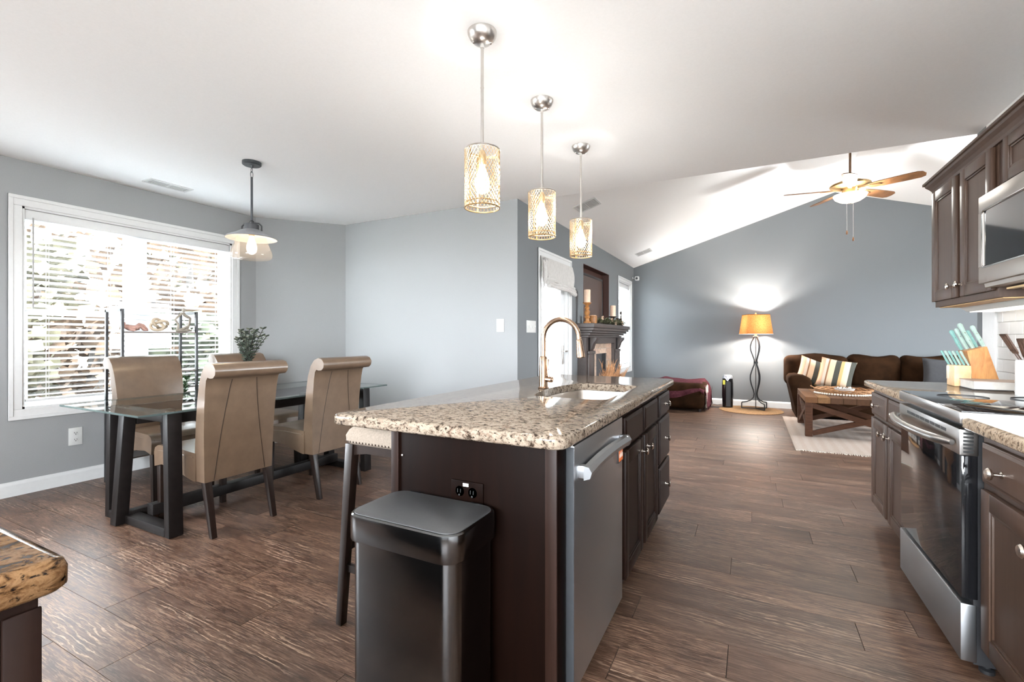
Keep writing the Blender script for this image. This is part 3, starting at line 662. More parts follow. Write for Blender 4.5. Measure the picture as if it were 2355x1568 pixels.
# bar stool tucked under the overhang
sx, sy = -1.33, 1.605
r = T('bar_stool', 'cream upholstered bar stool with nailheads under the island overhang', 'stool', (sx, sy, 0))
def seat_ring(ins, z): return [(x, y, z+.012*((x-sx)/.19)**2*0) for x, y in rrect(sx-.195+ins, sx+.195-ins, sy-.195+ins, sy+.195-ins, .05-ins*.3, 6)]
b = B(); b.rings([seat_ring(.004, .752), seat_ring(-.004, .760), seat_ring(-.006, .785), seat_ring(.004, .806), seat_ring(.020, .820), seat_ring(.05, .832), seat_ring(.11, .839), seat_ring(.16, .840)]); b.done('seat', 'cream_linen', r)
b = B()
pts = rrect(sx-.197, sx+.197, sy-.197, sy+.197, .05, 6); per = []
for i in range(len(pts)):
    p, q = Vector(pts[i]), Vector(pts[(i+1) % len(pts)]); m_ = max(1, int((q-p).length/.0165))
    for j in range(m_): per.append(p+(q-p)*j/m_)
for p in per: b.ball((p.x, p.y, .763), .0058, sub=1)
b.done('nailheads', 'bronze_dark', r, kind='stuff')
b = B().box(sx-.18, sx+.18, sy-.18, sy+.18, .742, .753)
for s_ in (-1, 1):
    b.prism([(sx-.17, .752), (sx+.17, .752), (sx+.17, .70), (sx+.08, .715), (sx-.08, .715), (sx-.17, .70)], 'y', sy+s_*.165-.012, sy+s_*.165+.012)
    b.prism([(sy-.17, .752), (sy+.17, .752), (sy+.17, .70), (sy+.08, .715), (sy-.08, .715), (sy-.17, .70)], 'x', sx+s_*.165-.012, sx+s_*.165+.012)
b.done('apron', 'espresso_leg', r)
for ax in (-1, 1):
    for ay in (-1, 1):
        t0, t1 = Vector((sx+ax*.167, sy+ay*.167, .75)), Vector((sx+ax*.192, sy+ay*.205, 0)); w_, w2_ = .021, .016
        B().hexa([t1+Vector((i*w2_, j*w2_, 0)) for i, j in ((-1, -1), (1, -1), (1, 1), (-1, 1))], [t0+Vector((i*w_, j*w_, 0)) for i, j in ((-1, -1), (1, -1), (1, 1), (-1, 1))], .003).done('leg', 'espresso_leg', r)
for ay, z in ((-1, .22), (1, .22)): B().box(sx-.17, sx+.17, sy+ay*.190-.009, sy+ay*.190+.009, z, z+.03).done('stretcher', 'espresso_leg', r)
for ax in (-1, 1): B().box(sx+ax*.182-.009, sx+ax*.182+.009, sy-.185, sy+.185, .30, .33).done('stretcher', 'espresso_leg', r)
# ---- near-left counter corner
r = T('base_cabinet', 'dark base cabinet under the counter corner beside the viewer', 'cabinet', (-1.2, -.05, 0))
B().box(-1.6, -.80, -.35, .249, .10, CT-.041, .003).box(-1.55, -.86, -.30, .17, 0, .10).done('body', 'espresso', r)
B().box(-.80, -.795, .215, .2505, .10, CT-.06, .002).done('corner_stile', 'espresso', r)
o = worktop('worktop', -1.65, -.768, -.40, .272, CT-.040, CT, 'granite_tan', .022, soft=.013); tag(o, 'orange-brown granite counter corner nearest the viewer', 'worktop')
# ---- right-hand run: base cabinets, range, worktops
RX = .70      # door fronts of the right run
CM = 'cabinet_brown'
r = T('base_cabinet', 'brown base cabinet with two drawers and doors beyond the range', 'cabinet', (1.02, 3.38, 0))
B().box(RX+.021, XR-.012, 2.966, 3.80, .105, CT-.041, .002).done('body', CM, r); B().box(RX+.095, XR-.012, 2.966, 3.79, 0, .105).done('toe_kick', CM, r)
for a, c, ky in ((3.415, 3.775, 3.452), (2.985, 3.365, 3.328)):
    d_ = slab_front('drawer', r, RX, -1, a, c, .702, .842, CM); knob(d_, RX+.001, (a+c)/2, .772, -1)
    d_ = shaker('door', r, RX, -1, a, c, .130, .682, CM); knob(d_, RX+.001, ky, .62, -1)
r = T('base_cabinet', 'brown base cabinet with drawer and door on the near side of the range', 'cabinet', (1.02, 1.5, 0))
B().box(RX+.021, XR-.012, .9, 2.187, .105, CT-.041, .002).done('body', CM, r); B().box(RX+.095, XR-.012, .9, 2.185, 0, .105).done('toe_kick', CM, r)
for a, c in ((1.76, 2.150), (1.35, 1.735), (.93, 1.325)):
    d_ = slab_front('drawer', r, RX, -1, a, c, .702, .838, CM); knob(d_, RX+.001, 1.995 if c > 2 else (a+c)/2, .762, -1, 1.15)
    d_ = shaker('door', r, RX, -1, a, c, .130, .678, CM, .062); knob(d_, RX+.001, a+.035, .60, -1, 1.15)
o = worktop('worktop', .668, XR-.001, 2.962, 3.825, CT-.040, CT, 'granite_far', .022); tag(o, 'tan granite worktop beyond the range under the knife block', 'worktop')
o = worktop('worktop', .660, XR-.001, .86, 2.190, CT-.040, CT, 'granite_far', .022); tag(o, 'grey-flecked granite worktop on the near side of the range', 'worktop')
# range
r = T('range', 'stainless electric range with black glass door and cooktop', 'range', (1.0, 2.58, 0))
ry0, ry1 = 2.200, 2.957
B().box(.70, XR-.006, ry0+.006, ry1-.006, .04, .885).done('body', 'soft_black', r)
ck = B().box(.662, XR-.004, ry0, ry1, .888, .929, .003).done('cooktop_rim', 'stainless', r)
B().box(.668, XR-.06, ry0+.006, ry1-.006, .929, .9325, .001).done('cooktop_glass', 'black_gloss', ck)
b = B()
for cx_, cy_, rad in ((.84, 2.40, .10), (.84, 2.76, .085), (1.10, 2.40, .075), (1.10, 2.76, .10)):
    b.tube([(cx_+rad*math.cos(i*.2094), cy_+rad*math.sin(i*.2094), .9327) for i in range(30)], .0008, 4, closed=True)
b.done('burner_ring', 'soft_black', ck)
dr = B().box(.668, .712, ry0+.004, ry1-.004, .268, .775, .003).done('door', 'black_gloss', r)
st_ = B().box(.662, .714, ry0+.003, ry1-.003, .775, .868, .003).done('door_top', 'stainless', dr)
b = B()
for k in range(8): b.box(.6612, .6625, ry0+.13+k*.0625, ry0+.185+k*.0625, .838, .850)
b.done('vent_slot', 'black_gap', dr)
b = B()
for k in range(6): b.box(.672+.006*0, .700, ry0+.0015, ry0+.0030, .785+k*.013, .792+k*.013)
b.done('side_louvre', 'black_gap', dr)
hp = []
for i in range(17):
    u = i/16; hp.append((.650-.058*math.sin(math.pi*u)**.55, ry0+.03+u*(ry1-ry0-.06), .815))
b = B(); b.tube(hp, [.010]+[.0165]*15+[.010], 12); b.done('handle', 'stainless', dr)
B().box(.664, .71, ry0+.002, ry1-.002, .045, .250, .006).done('drawer', 'stainless_dark', r)
for y_ in (ry0+.05, ry1-.05):
    B().lathe([(0, 0), (.022, 0), (.022, .012), (.01, .016), (.01, .045), (0, .045)], (.75, y_, 0), 12).done('foot', 'soft_black', r)
# tiled splashback and white end trim (part of the wall)
B().box(XR-.004, XR, .86, 3.855, CT+.0, 1.40).done('splashback_bed', 'grout', wr, smooth=False)
tw, th = .152, .0735; row = 0; z = CT+.004
while z < 1.39:
    y = 3.855-(.0 if row % 2 == 0 else tw/2)
    ya = 3.855
    while ya > 1.9:
        yb = ya-(tw if not (row % 2 and ya == 3.855) else tw/2)
        B().box(XR-.011, XR-.0035, max(yb+.0018, 1.9), ya-.0018, z+.0015, min(z+th-.0015, 1.395), .0015, 1).done('tile', 'white_tile', wr)
        ya = yb
    z += th; row += 1
st(B().box(XR-.018, XR+.14, 3.858, 4.03, 0, 2.12).done('trim_1', 'white_trim', smooth=False), 'white end trim of the kitchen wall')
# upper cabinets
UX = 1.008; UM = 'cabinet_brown'; UT = 2.117
r = T('wall_cabinet', 'brown two-door wall cabinet at the end of the run', 'cabinet', (1.18, 3.38, 1.39))
B().box(UX+.021, XR-.012, 2.962, 3.80, 1.383, UT, .002).done('body', UM, r)
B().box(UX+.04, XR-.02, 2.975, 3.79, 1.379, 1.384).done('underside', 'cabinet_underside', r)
for a, c, ky in ((3.408, 3.792, 3.443), (2.985, 3.352, 3.318)):
    d_ = shaker('door', r, UX, -1, a, c, 1.417, UT-.024, UM, .06); knob(d_, UX+.001, ky, 1.482, -1)
r2 = T('wall_cabinet', 'short brown wall cabinet above the microwave', 'cabinet', (1.18, 2.5, 1.86))
B().box(UX+.021, XR-.012, 2.0, 2.955, 1.862, UT, .002).done('body', UM, r2)
for a, c in ((2.51, 2.872), (2.12, 2.49)): shaker('door', r2, UX, -1, a, c, 1.890, UT-.028, UM, .05)
cr = [(0, UT-.022), (-.010, UT-.020), (-.014, UT-.006), (-.024, UT+.010), (-.038, UT+.026), (-.042, UT+.038), (-.051, UT+.041), (-.051, UT+.055), (.02, UT+.055), (.02, UT-.022)]
rc = T('crown_moulding', 'brown crown moulding along the top of the wall cabinets', 'moulding', (1.0, 3.0, UT))
b = B()
xs = UX+.021
def cprof(y, mit): return [(xs+u, y-u*mit, v) for u, v in cr]
b.rings([cprof(1.9, 0), cprof(3.80, 1)]); b.done('front_run', UM, rc, smooth=False)
b = B()
R1 = [(xs+min(u, 0), 3.80-u, v) for u, v in cr]; R2 = [(XR, 3.80-u, v) for u, v in cr]; b.rings([R1, R2]); b.done('return_run', UM, rc, smooth=False)
# under-cabinet light
r = T('under_cabinet_light', 'slim lit strip under the end wall cabinet', 'light', (1.2, 3.3, 1.36))
B().hexa([(1.17, 2.99, 1.352), (1.32, 2.99, 1.352), (1.32, 3.78, 1.352), (1.17, 3.78, 1.352)], [(1.14, 2.98, 1.378), (1.325, 2.98, 1.378), (1.325, 3.79, 1.378), (1.14, 3.79, 1.378)]).done('housing', 'white_plastic', r, smooth=False)
B().box(1.18, 1.31, 3.0, 3.77, 1.348, 1.3525).done('diffuser', 'led_strip', r, smooth=False)
# microwave
r = T('microwave', 'stainless over-the-range microwave with dark glass window', 'microwave', (1.15, 2.57, 1.45))
my0, my1, mz0, mz1 = 2.205, 2.954, 1.447, 1.852
B().box(.985, XR-.004, my0, my1-.004, mz0+.012, mz1, .002).done('body', 'soft_black', r)
mk = B(); mk.box(.955, .986, my0, my1, mz0, mz0+.076, .003).box(.955, .986, my0, my1, mz1-.075, mz1, .003).box(.955, .986, my1-.045, my1, mz0+.076, mz1-.075, .0).box(.955, .986, my0, my0+.16, mz0+.076, mz1-.075, .0)
dm = mk.done('door', 'slate_steel', r)
B().box(.959, .975, my0+.16, my1-.045, mz0+.076, mz1-.075).done('window', 'black_gloss', dm)
b = B(); pp = rrect(my0+.155, my1-.040, mz0+.071, mz1-.070, .018, 4); b.tube([(.955, y, z) for y, z in pp], .0035, 6, closed=True); b.done('window_bezel', 'chrome', dm)
B().hexa([(.975, my0, mz0-.018), (XR-.01, my0, mz0-.030), (XR-.01, my1-.01, mz0-.030), (.975, my1-.01, mz0-.018)], [(.97, my0, mz0+.012), (XR-.01, my0, mz0+.012), (XR-.01, my1-.01, mz0+.012), (.97, my1-.01, mz0+.012)]).done('vent_tray', 'slate_steel', r, smooth=False)
b = B()
for k in range(5): b.box(1.03+k*.05, 1.055+k*.05, my0+.05, my1-.06, mz0-.034, mz0-.026)
b.done('grease_filter', 'aged_brass', r)
# knife block
kx, ky = 1.10, 3.60
r = T('knife_block', 'two-tone wooden knife block on the worktop beyond the range', 'knife block', (1.13, 3.60, CT))
B().box(1.043, 1.118, 3.545, 3.66, CT, 1.035, .003).done('front_block', 'block_oak', r)
B().prism([(1.110, 1.035), (1.118, 1.035), (1.118, CT), (1.240, CT), (1.185, 1.142), (1.105, 1.135), (1.075, 1.118)][0:0] or [(1.1185, CT), (1.245, CT), (1.183, 1.145), (1.094, 1.118), (1.1185, 1.03)], 'y', 3.545, 3.66, .003).done('slant_block', 'block_acacia', r)
def knife(i, base, tip, w, label, mat):
    k = T('kitchen_knife', label, 'knife', base, 0, 'knives in the wooden block'); p, q = Vector(base), Vector(tip); d = q-p
    B().tube([p-d*.02, p+d*.05, p+d*.35, p+d*.7, p+d*.93, q], [w*.7, w*.85, w, w*.85, w*1.1, w*.6], 8).done('handle', mat, k)
    B().cyl(p-d*.10, p, w*.8, n=8).done('bolster', 'chrome', k)
    B().tube([p+d*.30-Vector((0, w*1.02, 0)), p+d*.32-Vector((0, w*.9, 0))], w*.25, 6).tube([p+d*.6-Vector((0, w*1.0, 0)), p+d*.62-Vector((0, w*.85, 0))], w*.25, 6).done('rivet', 'chrome', k)
    B().box(p.x-.012, p.x+.012, p.y-.001, p.y+.001, p.z-.085, p.z-d.z*.08).done('blade', 'chrome', k)
ax = Vector((-.034, 0, .078))
nm = ['leftmost small', 'second small', 'third small', 'fourth small', 'fifth small', 'rightmost small']
for i in range(6):
    bse = Vector((1.050+i*.0120, 3.648-i*.0175, 1.036)); knife(i, bse, bse+Vector((-.036, 0, .082)), .0062, f'{nm[i]} mint-handled steak knife in the front row of the block', 'mint_pale' if i % 2 else 'mint')
for i, (dx, dy, L, w, l, m_) in enumerate(((0.012, .012, .125, .0105, 'leftmost large mint-handled knife in the block', 'mint'), (.03, .035, .13, .010, 'large mint-handled knife second from the outer side of the block', 'mint_pale'), (.05, .055, .155, .012, 'tallest mint-handled knife at the back of the block', 'mint_pale'), (.055, .02, .10, .009, 'shorter mint-handled knife with a chrome bolster mid-block', 'mint'), (.068, .05, .105, .009, 'curved mint-handled knife leaning in the middle of the block', 'mint'), (.085, .09, .128, .011, 'rightmost pale mint-handled knife in the block', 'mint_pale'))):
    bse = Vector((1.094+dx*.95, 3.655-dy, 1.120+dx*.30)); knife(i, bse, bse+Vector((-.40, 0, .92))*L, w, l, m_)
# book
r = T('book', 'thick closed book lying in front of the knife block', 'book', (1.17, 3.33, CT), math.radians(0))
bk = [(1.058, 3.415), (1.30, 3.405), (1.31, 3.575), (1.07, 3.60)]
bk = [(1.065, 3.420), (1.27, 3.40), (1.29, 3.60), (1.075, 3.625)]
bk = [(1.062, 3.345), (1.30, 3.345), (1.30, 3.525), (1.062, 3.535)]
def quad(pts, z0, z1, ins, name, mat, par):
    c = [sum(p[i] for p in pts)/4 for i in (0, 1)]; q = [(c[0]+(p[0]-c[0])*ins, c[1]+(p[1]-c[1])*ins) for p in pts]
    return B().hexa([(*p, z0) for p in q], [(*p, z1) for p in q]).done(name, mat, par, smooth=False)
quad(bk, CT+.0005, CT+.004, 1, 'cover', 'soft_black', r); quad(bk, CT+.004, CT+.044, .97, 'pages', 'paper', r); quad(bk, CT+.044, CT+.048, 1, 'cover', 'book_cover', r)
# utensil crock with spatulas
cx_, cy_ = 1.175, 3.02
r = T('utensil_crock', 'white ceramic utensil crock at the back of the worktop', 'crock', (cx_, cy_, CT))
b = B(); b.lathe([(0, .0005), (.064, .0005), (.068, .006), (.068, .165), (.065, .176), (.060, .176), (.060, .02), (0, .018)], (cx_, cy_, CT), 28); b.done('jar', 'crock_white', r)
b = B()
for k in range(6): b.tube([(cx_+.0685*math.cos(i*.2094), cy_+.0685*math.sin(i*.2094), CT+.025+k*.025) for i in range(30)], .0014, 4, closed=True)
b.done('ridge', 'crock_white', r)
def spatula(label, dx, dy, top, w, mat):
    s_ = T('spatula', label, 'utensil', (cx_, cy_, CT+.02)); p = Vector((cx_-dx*.3, cy_-dy*.3, CT+.022)); q = Vector((cx_+dx, cy_+dy, CT+top))
    B().tube([p, p+(q-p)*.95], [.006, .0065], 8).done('handle', mat, s_)
    d = (q-p).normalized(); side = Vector((0, 1, 0)); n = d.cross(side).normalized(); b = B()
    e = q+d*.09
    for k in range(3):
        o_ = (k-1)*w*.36; b.hexa([q+side*(o_-w*.13)-n*.003, q+side*(o_+w*.13)-n*.003, q+side*(o_+w*.13)+n*.003, q+side*(o_-w*.13)+n*.003], [e+side*(o_*1.1-w*.14)-n*.003, e+side*(o_*1.1+w*.14)-n*.003, e+side*(o_*1.1+w*.14)+n*.003, e+side*(o_*1.1-w*.14)+n*.003])
    b.hexa([q-d*.012-side*w*.35-n*.003, q-d*.012+side*w*.35-n*.003, q-d*.012+side*w*.35+n*.003, q-d*.012-side*w*.35+n*.003], [q+d*.01-side*w*.5-n*.003, q+d*.01+side*w*.5-n*.003, q+d*.01+side*w*.5+n*.003, q+d*.01-side*w*.5+n*.003])
    b.hexa([e-d*.012-side*w*.53-n*.003, e-d*.012+side*w*.53-n*.003, e-d*.012+side*w*.53+n*.003, e-d*.012-side*w*.53+n*.003], [e-side*w*.5-n*.003, e+side*w*.5-n*.003, e+side*w*.5+n*.003, e-side*w*.5+n*.003])
    b.done('blade', mat, s_)
spatula('slotted dark wooden spatula leaning out of the white crock', -.062, .03, .215, .062, 'utensil_wood')
spatula('darker wooden turner low in the white crock', -.04, -.02, .19, .055, 'utensil_wood')
spatula('light wooden spoon standing at the back of the white crock', .015, .03, .26, .045, 'block_oak')
# ================================================================== LAMPS OVER THE ISLAND AND TABLE
def edison(parent, x, y, ztop, s=1.0):
    bu = B().lathe([(.012*s, 0), (.014*s, -.012*s), (.022*s, -.035*s), (.031*s, -.065*s), (.033*s, -.085*s), (.027*s, -.108*s), (.012*s, -.122*s), (.001, -.125*s)], (x, y, ztop), 16).done('bulb', 'bulb_glass', parent)
    B().lathe([(.001, -.020*s), (.008*s, -.03*s), (.0095*s, -.085*s), (.001, -.095*s)], (x, y, ztop), 8).done('filament', 'filament', bu)
def pendant(x, y, label):
    r = T('pendant_lamp', label, 'lamp', (x, y, 1.77), 0, 'mesh pendants over the island'); R = .077; z0, z1 = 1.770, 2.025
    c = B().lathe([(.001, 0), (.065, 0), (.064, -.010), (.056, -.028), (.040, -.044), (.020, -.052), (.001, -.053)], (x, y, H), 28).done('canopy', 'nickel', r)
    B().ball((x-.032, y-.02, H-.046), .006, sub=1).ball((x+.032, y+.02, H-.046), .006, sub=1).cyl((x, y, H-.05), (x, y, H-.07), .011, .009, 10).done('canopy_screw', 'chrome', c)
    B().cyl((x, y, H-.06), (x, y, z1+.0), .0072, n=10).cyl((x, y, 2.30), (x, y, 2.306), .0085, n=10).done('stem', 'nickel', r)
    ring = lambda z, rad, tr: B().tube([(x+rad*math.cos(i*math.pi/20), y+rad*math.sin(i*math.pi/20), z) for i in range(40)], tr, 6, closed=True)
    ring(z1, R, .0042).done('top_ring', 'nickel', r); ring(z0, R, .0028).done('bottom_ring', 'aged_brass', r); ring(z0+.022, R-.003, .0034).done('inner_ring', 'brass', r)
    sp = B()
    for a in (0.3, 2.39, 4.49): sp.bar((x, y, z1-.03), (x+R*math.cos(a), y+R*math.sin(a), z1-.035), .004, .008)
    sp.done('spider', 'brass', r)
    b = B()
    for a in (.3, 2.39, 4.49): b.bar((x+(R-.002)*math.cos(a), y+(R-.002)*math.sin(a), z0), (x+(R-.002)*math.cos(a), y+(R-.002)*math.sin(a), z1), .007, .003, up=(math.cos(a), math.sin(a), 0))
    b.done('strap', 'aged_brass', r)
    b = B(); n = 30
    for s in (-1, 1):
        for k in range(n):
            a0 = 2*math.pi*k/n; b.tube([(x+(R+.001)*math.cos(a0+s*u*2.1), y+(R+.001)*math.sin(a0+s*u*2.1), z0+u*(z1-z0)) for u in [i/14 for i in range(15)]], .0010, 4, caps=False)
    b.done('mesh_shade', 'brass', r, kind='stuff')
    so = B().lathe([(.001, .0), (.010, .0), (.017, -.014), (.018, -.058), (.016, -.064), (.001, -.064)], (x, y, z1), 16).done('socket', 'brass', r)
    edison(r, x, y, z1-.063, 1.05)
    point('pendant_bulb', (x, y, z1-.14), PEND, (.97, .98, 1), .03, r)
PEND = 7.5
pendant(-1.061, 1.775, 'brass mesh pendant lamp nearest the viewer over the island')
pendant(-1.063, 2.443, 'brass mesh pendant lamp in the middle of the three')
pendant(-1.070, 3.150, 'brass mesh pendant lamp farthest along the island')
# dining pendant
x, y = -3.428, 2.272
r = T('pendant_lamp', 'grey metal and glass pendant lamp over the dining table', 'lamp', (x, y, 1.79))
B().lathe([(.001, 0), (.067, 0), (.067, -.020), (.060, -.026), (.001, -.026)], (x, y, H), 28).done('canopy', 'dark_iron', r)
B().cyl((x, y, H-.024), (x, y, H-.045), .013, .008, 10).done('swivel', 'dark_iron', r)
B().tube([(x+.008*math.cos(a*.5236), y, H-.062+.018*math.sin(a*.5236)) for a in range(12)], .0022, 5, closed=True).done('chain_link', 'dark_iron', r)
B().tube([(x, y+.011*math.cos(a*.5236), H-.096+.024*math.sin(a*.5236)) for a in range(12)], .0022, 5, closed=True).done('chain_link', 'dark_iron', r)
B().cyl((x, y, H-.116), (x, y, 2.095), .0085, n=10).done('stem', 'dark_iron', r)
B().ball((x, y, 2.085), .018).lathe([(.001, .045), (.052, .045), (.052, 0), (.001, 0)], (x, y, 2.022), 20).done('cap', 'soft_black', r)
b = B(); b.tube([(x-.075, y-.03, 2.015), (x-.075, y-.03, 2.055), (x-.055, y-.022, 2.075), (x, y, 2.082), (x+.055, y+.022, 2.075), (x+.075, y+.03, 2.055), (x+.075, y+.03, 2.015)], .006, 8); b.done('yoke', 'soft_black', r)
b = B(); pr = [(.050, .0), (.075, -.010), (.115, -.034), (.172, -.060), (.180, -.070)]
b.rings([[(x+q*math.cos(k*math.pi/18), y+q*math.sin(k*math.pi/18), 2.03+z) for k in range(36)] for q, z in pr+[(q-.003, z-.003) for q, z in pr[::-1]]], closed=True); b.done('metal_shade', 'shade_grey', r)
b = B(); pr = [(.098, .0), (.112, -.04), (.135, -.10), (.146, -.135), (.142, -.158), (.125, -.172), (.06, -.178), (.001, -.178)]
b.lathe(pr, (x, y, 1.975), 32, caps=False); b.done('glass_jar', 'pendant_glass', r)
B().lathe([(.001, 0), (.020, 0), (.020, -.04), (.001, -.04)], (x, y, 2.02), 14).done('socket', 'brass', r)
edison(r, x, y, 1.98, 1.15)
point('pendant_bulb', (x, y, 1.885), 5, (1, .82, .60), .03, r)
# ceiling registers
def register(label, c, ux, uy, L, Wd):
    """c centre, ux along length, uy across, normal down"""
    r = T('ceiling_vent', label, 'vent', c); c, ux, uy = Vector(c), Vector(ux).normalized(), Vector(uy).normalized(); n = ux.cross(uy).normalized(); n = -n if n.z > 0 else n
    def bx(b, a0, a1, b0, b1, d0, d1): 
        q = [(a0, b0), (a1, b0), (a1, b1), (a0, b1)]; return b.hexa([c+ux*i+uy*j+n*d0 for i, j in q], [c+ux*i+uy*j+n*d1 for i, j in q])
    b = B(); bx(b, -L/2, L/2, -Wd/2, -Wd/2+.022, 0, .008); bx(b, -L/2, L/2, Wd/2-.022, Wd/2, 0, .008); bx(b, -L/2, -L/2+.022, -Wd/2+.022, Wd/2-.022, 0, .008); bx(b, L/2-.022, L/2, -Wd/2+.022, Wd/2-.022, 0, .008); bx(b, -.006, .006, -Wd/2+.022, Wd/2-.022, 0, .008)
    b.done('frame', 'white_trim', r, smooth=False)
    b = B(); bx(b, -L/2+.022, L/2-.022, -Wd/2+.022, Wd/2-.022, .0005, .0015); b.done('duct', 'vent_grey', r, smooth=False)
    b = B(); m_ = int((L-.05)/.013)
    for k in range(m_):
        a = -L/2+.026+k*.013; bx(b, a, a+.006, -Wd/2+.022, Wd/2-.022, .0015, .006)
    b.done('louvres', 'white_plastic', r, smooth=False, kind='stuff')
register('long white ceiling vent by the dining window', (-4.60, 2.275, H-.0002), (0.0, 1, 0), (1, 0, 0), .34, .15)
vs = Vector((1, 0, SLOPE)).normalized()
def von(x): return H+SLOPE*(x-EAVE_X)
register('white vent on the vaulted ceiling above the patio door', (-1.62, 4.99, von(-1.62)-.0004), vs, (0, 1, 0), .26, .26)
register('white vent on the vaulted ceiling near the far corner', (-1.64, 8.15, von(-1.64)-.0004), vs, (0, 1, 0), .26, .26)
# ceiling fan
fx, fy, fz = 1.018, 6.538, 2.895
r = T('ceiling_fan', 'wooden five-blade ceiling fan with a lit glass bowl', 'ceiling fan', (fx, fy, fz-.2))
zt = von(fx)
B().cyl((fx, fy, fz+.10), (fx, fy, zt-.02), .0125, n=12).done('downrod', 'fan_wood', r)
B().lathe([(.001, .01), (.07, .01), (.066, -.03), (.03, -.07), (.001, -.075)], (fx, fy, zt-.012), 24).done('canopy', 'aged_brass', r)
mo = B().lathe([(.001, .105), (.05, .10), (.10, .085), (.165, .055), (.195, .045), (.20, .035), (.195, .022), (.15, .010), (.09, -.005), (.075, -.035), (.07, -.05), (.001, -.05)], (fx, fy, fz+.02), 36).done('motor_housing', 'aged_brass', r)
for k in range(5):
    a = math.radians(-27.4+72*k); m4 = Matrix.Translation((fx, fy, fz+.005)) @ Matrix.Rotation(a, 4, 'Z') @ Matrix.Rotation(math.radians(-13), 4, 'X')
    poly = [(.185, -.048), (.30, -.062), (.50, -.070), (.62, -.070), (.660, -.050), (.675, 0), (.660, .050), (.62, .070), (.50, .070), (.30, .062), (.185, .048)]
    bl = B().prism(poly, 'z', -.004, .004, .0015, 1).xf(m4).done('blade', 'fan_wood', r)
    B().prism([(.06, -.022), (.14, -.014), (.20, -.030), (.275, -.022), (.30, 0), (.275, .022), (.20, .030), (.14, .014), (.06, .022)], 'z', -.0095, -.0045).xf(m4).done('blade_iron', 'aged_brass', bl)
B().lathe([(.001, 0), (.055, 0), (.06, -.03), (.001, -.03)], (fx, fy, fz-.03), 20).done('light_fitter', 'brass', r)
b = B(); b.lathe([(.165, 0), (.163, -.012), (.145, -.042), (.10, -.072), (.05, -.088), (.001, -.092)], (fx, fy, fz-.055), 32, caps=False); b.done('glass_bowl', 'fan_glass', r)
B().lathe([(.001, .006), (.018, .0), (.016, -.012), (.001, -.018)], (fx, fy, fz-.147), 14).done('finial', 'nickel', r)
for dx, L in ((-.03, .32), (.03, .40)):
    ch = B().cyl((fx+dx, fy, fz-.12), (fx+dx, fy, fz-.14-L), .0022, n=6).done('pull_chain', 'chrome', r)
    B().lathe([(.001, 0), (.006, -.008), (.011, -.03), (.008, -.046), (.001, -.05)], (fx+dx, fy, fz-.14-L), 10).done('fob', 'fan_wood', ch)
point('fan_bulb', (fx, fy, fz-.075), 84, (.95, .98, 1), .05, r)
# ================================================================== DINING
r = T('dining_table', 'glass-topped dining table on a dark crossed-frame base', 'table', (-3.5, 2.33, 0))
tx0, tx1, ty0, ty1 = -3.99, -3.012, 1.338, 3.318
o = B().box(tx0, tx1, ty0, ty1, .748, .760, .002, 1).done('glass_top', ['table_glass', 'table_glass_edge'], r, smooth=False)
for p in o.data.polygons: p.material_index = 0 if abs(p.normal.z) > .9 else 1
def trap(b, axis, pos, t_, c, hw_top, hw_bot, z0, z1, w):
    """trapezoid frame of four members lying in a plane across `axis`"""
    def q(u, z): return (u, pos, z) if axis == 'y' else (pos, u, z)
    def mem(P):
        a = [Vector(q(u, z)) for u, z in P]; off = Vector((0, t_, 0)) if axis == 'y' else Vector((t_, 0, 0))
        b.hexa(a, [p+off for p in a], .004)
    mem([(c-hw_bot, z0), (c-hw_bot+w, z0), (c-hw_top+w, z1), (c-hw_top, z1)]); mem([(c+hw_bot-w, z0), (c+hw_bot, z0), (c+hw_top, z1), (c+hw_top-w, z1)])
    mem([(c-hw_bot+w, z0), (c+hw_bot-w, z0), (c+hw_bot-w, z0+w), (c-hw_bot+w, z0+w)]); mem([(c-hw_top+w, z1-w), (c+hw_top-w, z1-w), (c+hw_top-w, z1), (c-hw_top+w, z1)])
    return b
for yy, s_ in ((1.512, 1), (3.075, -1)):
    trap(B(), 'y', yy, .080, -3.44, .368, .388, .004, .742, .054).done('end_frame', 'table_black', r)
    yc = yy+s_*.125+(.072 if s_ < 0 else 0)*0
    yc = 1.655 if s_ > 0 else 3.005
    trap(B(), 'x', -3.63, .070, yc, .150, .195, .004, .700, .070).done('cross_frame', 'table_black', r)
B().box(-3.455, -3.385, 1.585, 3.074, .060, .130, .004).done('stretcher', 'table_black', r)
for x_ in (-3.17, -3.76): B().box(x_, x_+.05, 1.585, 3.074, .672, .738, .003).done('top_rail', 'table_black', r)
for x_, y_ in ((-3.595, 1.535), (-3.14, 1.55), (-3.14, 3.11), (-3.72, 3.11), (-3.72, 1.55)):
    B().cyl((x_, y_, (.70 if y_ < 1.54 else .742)), (x_, y_, .7478), .016, n=14).done('glass_pad', 'chrome', r)
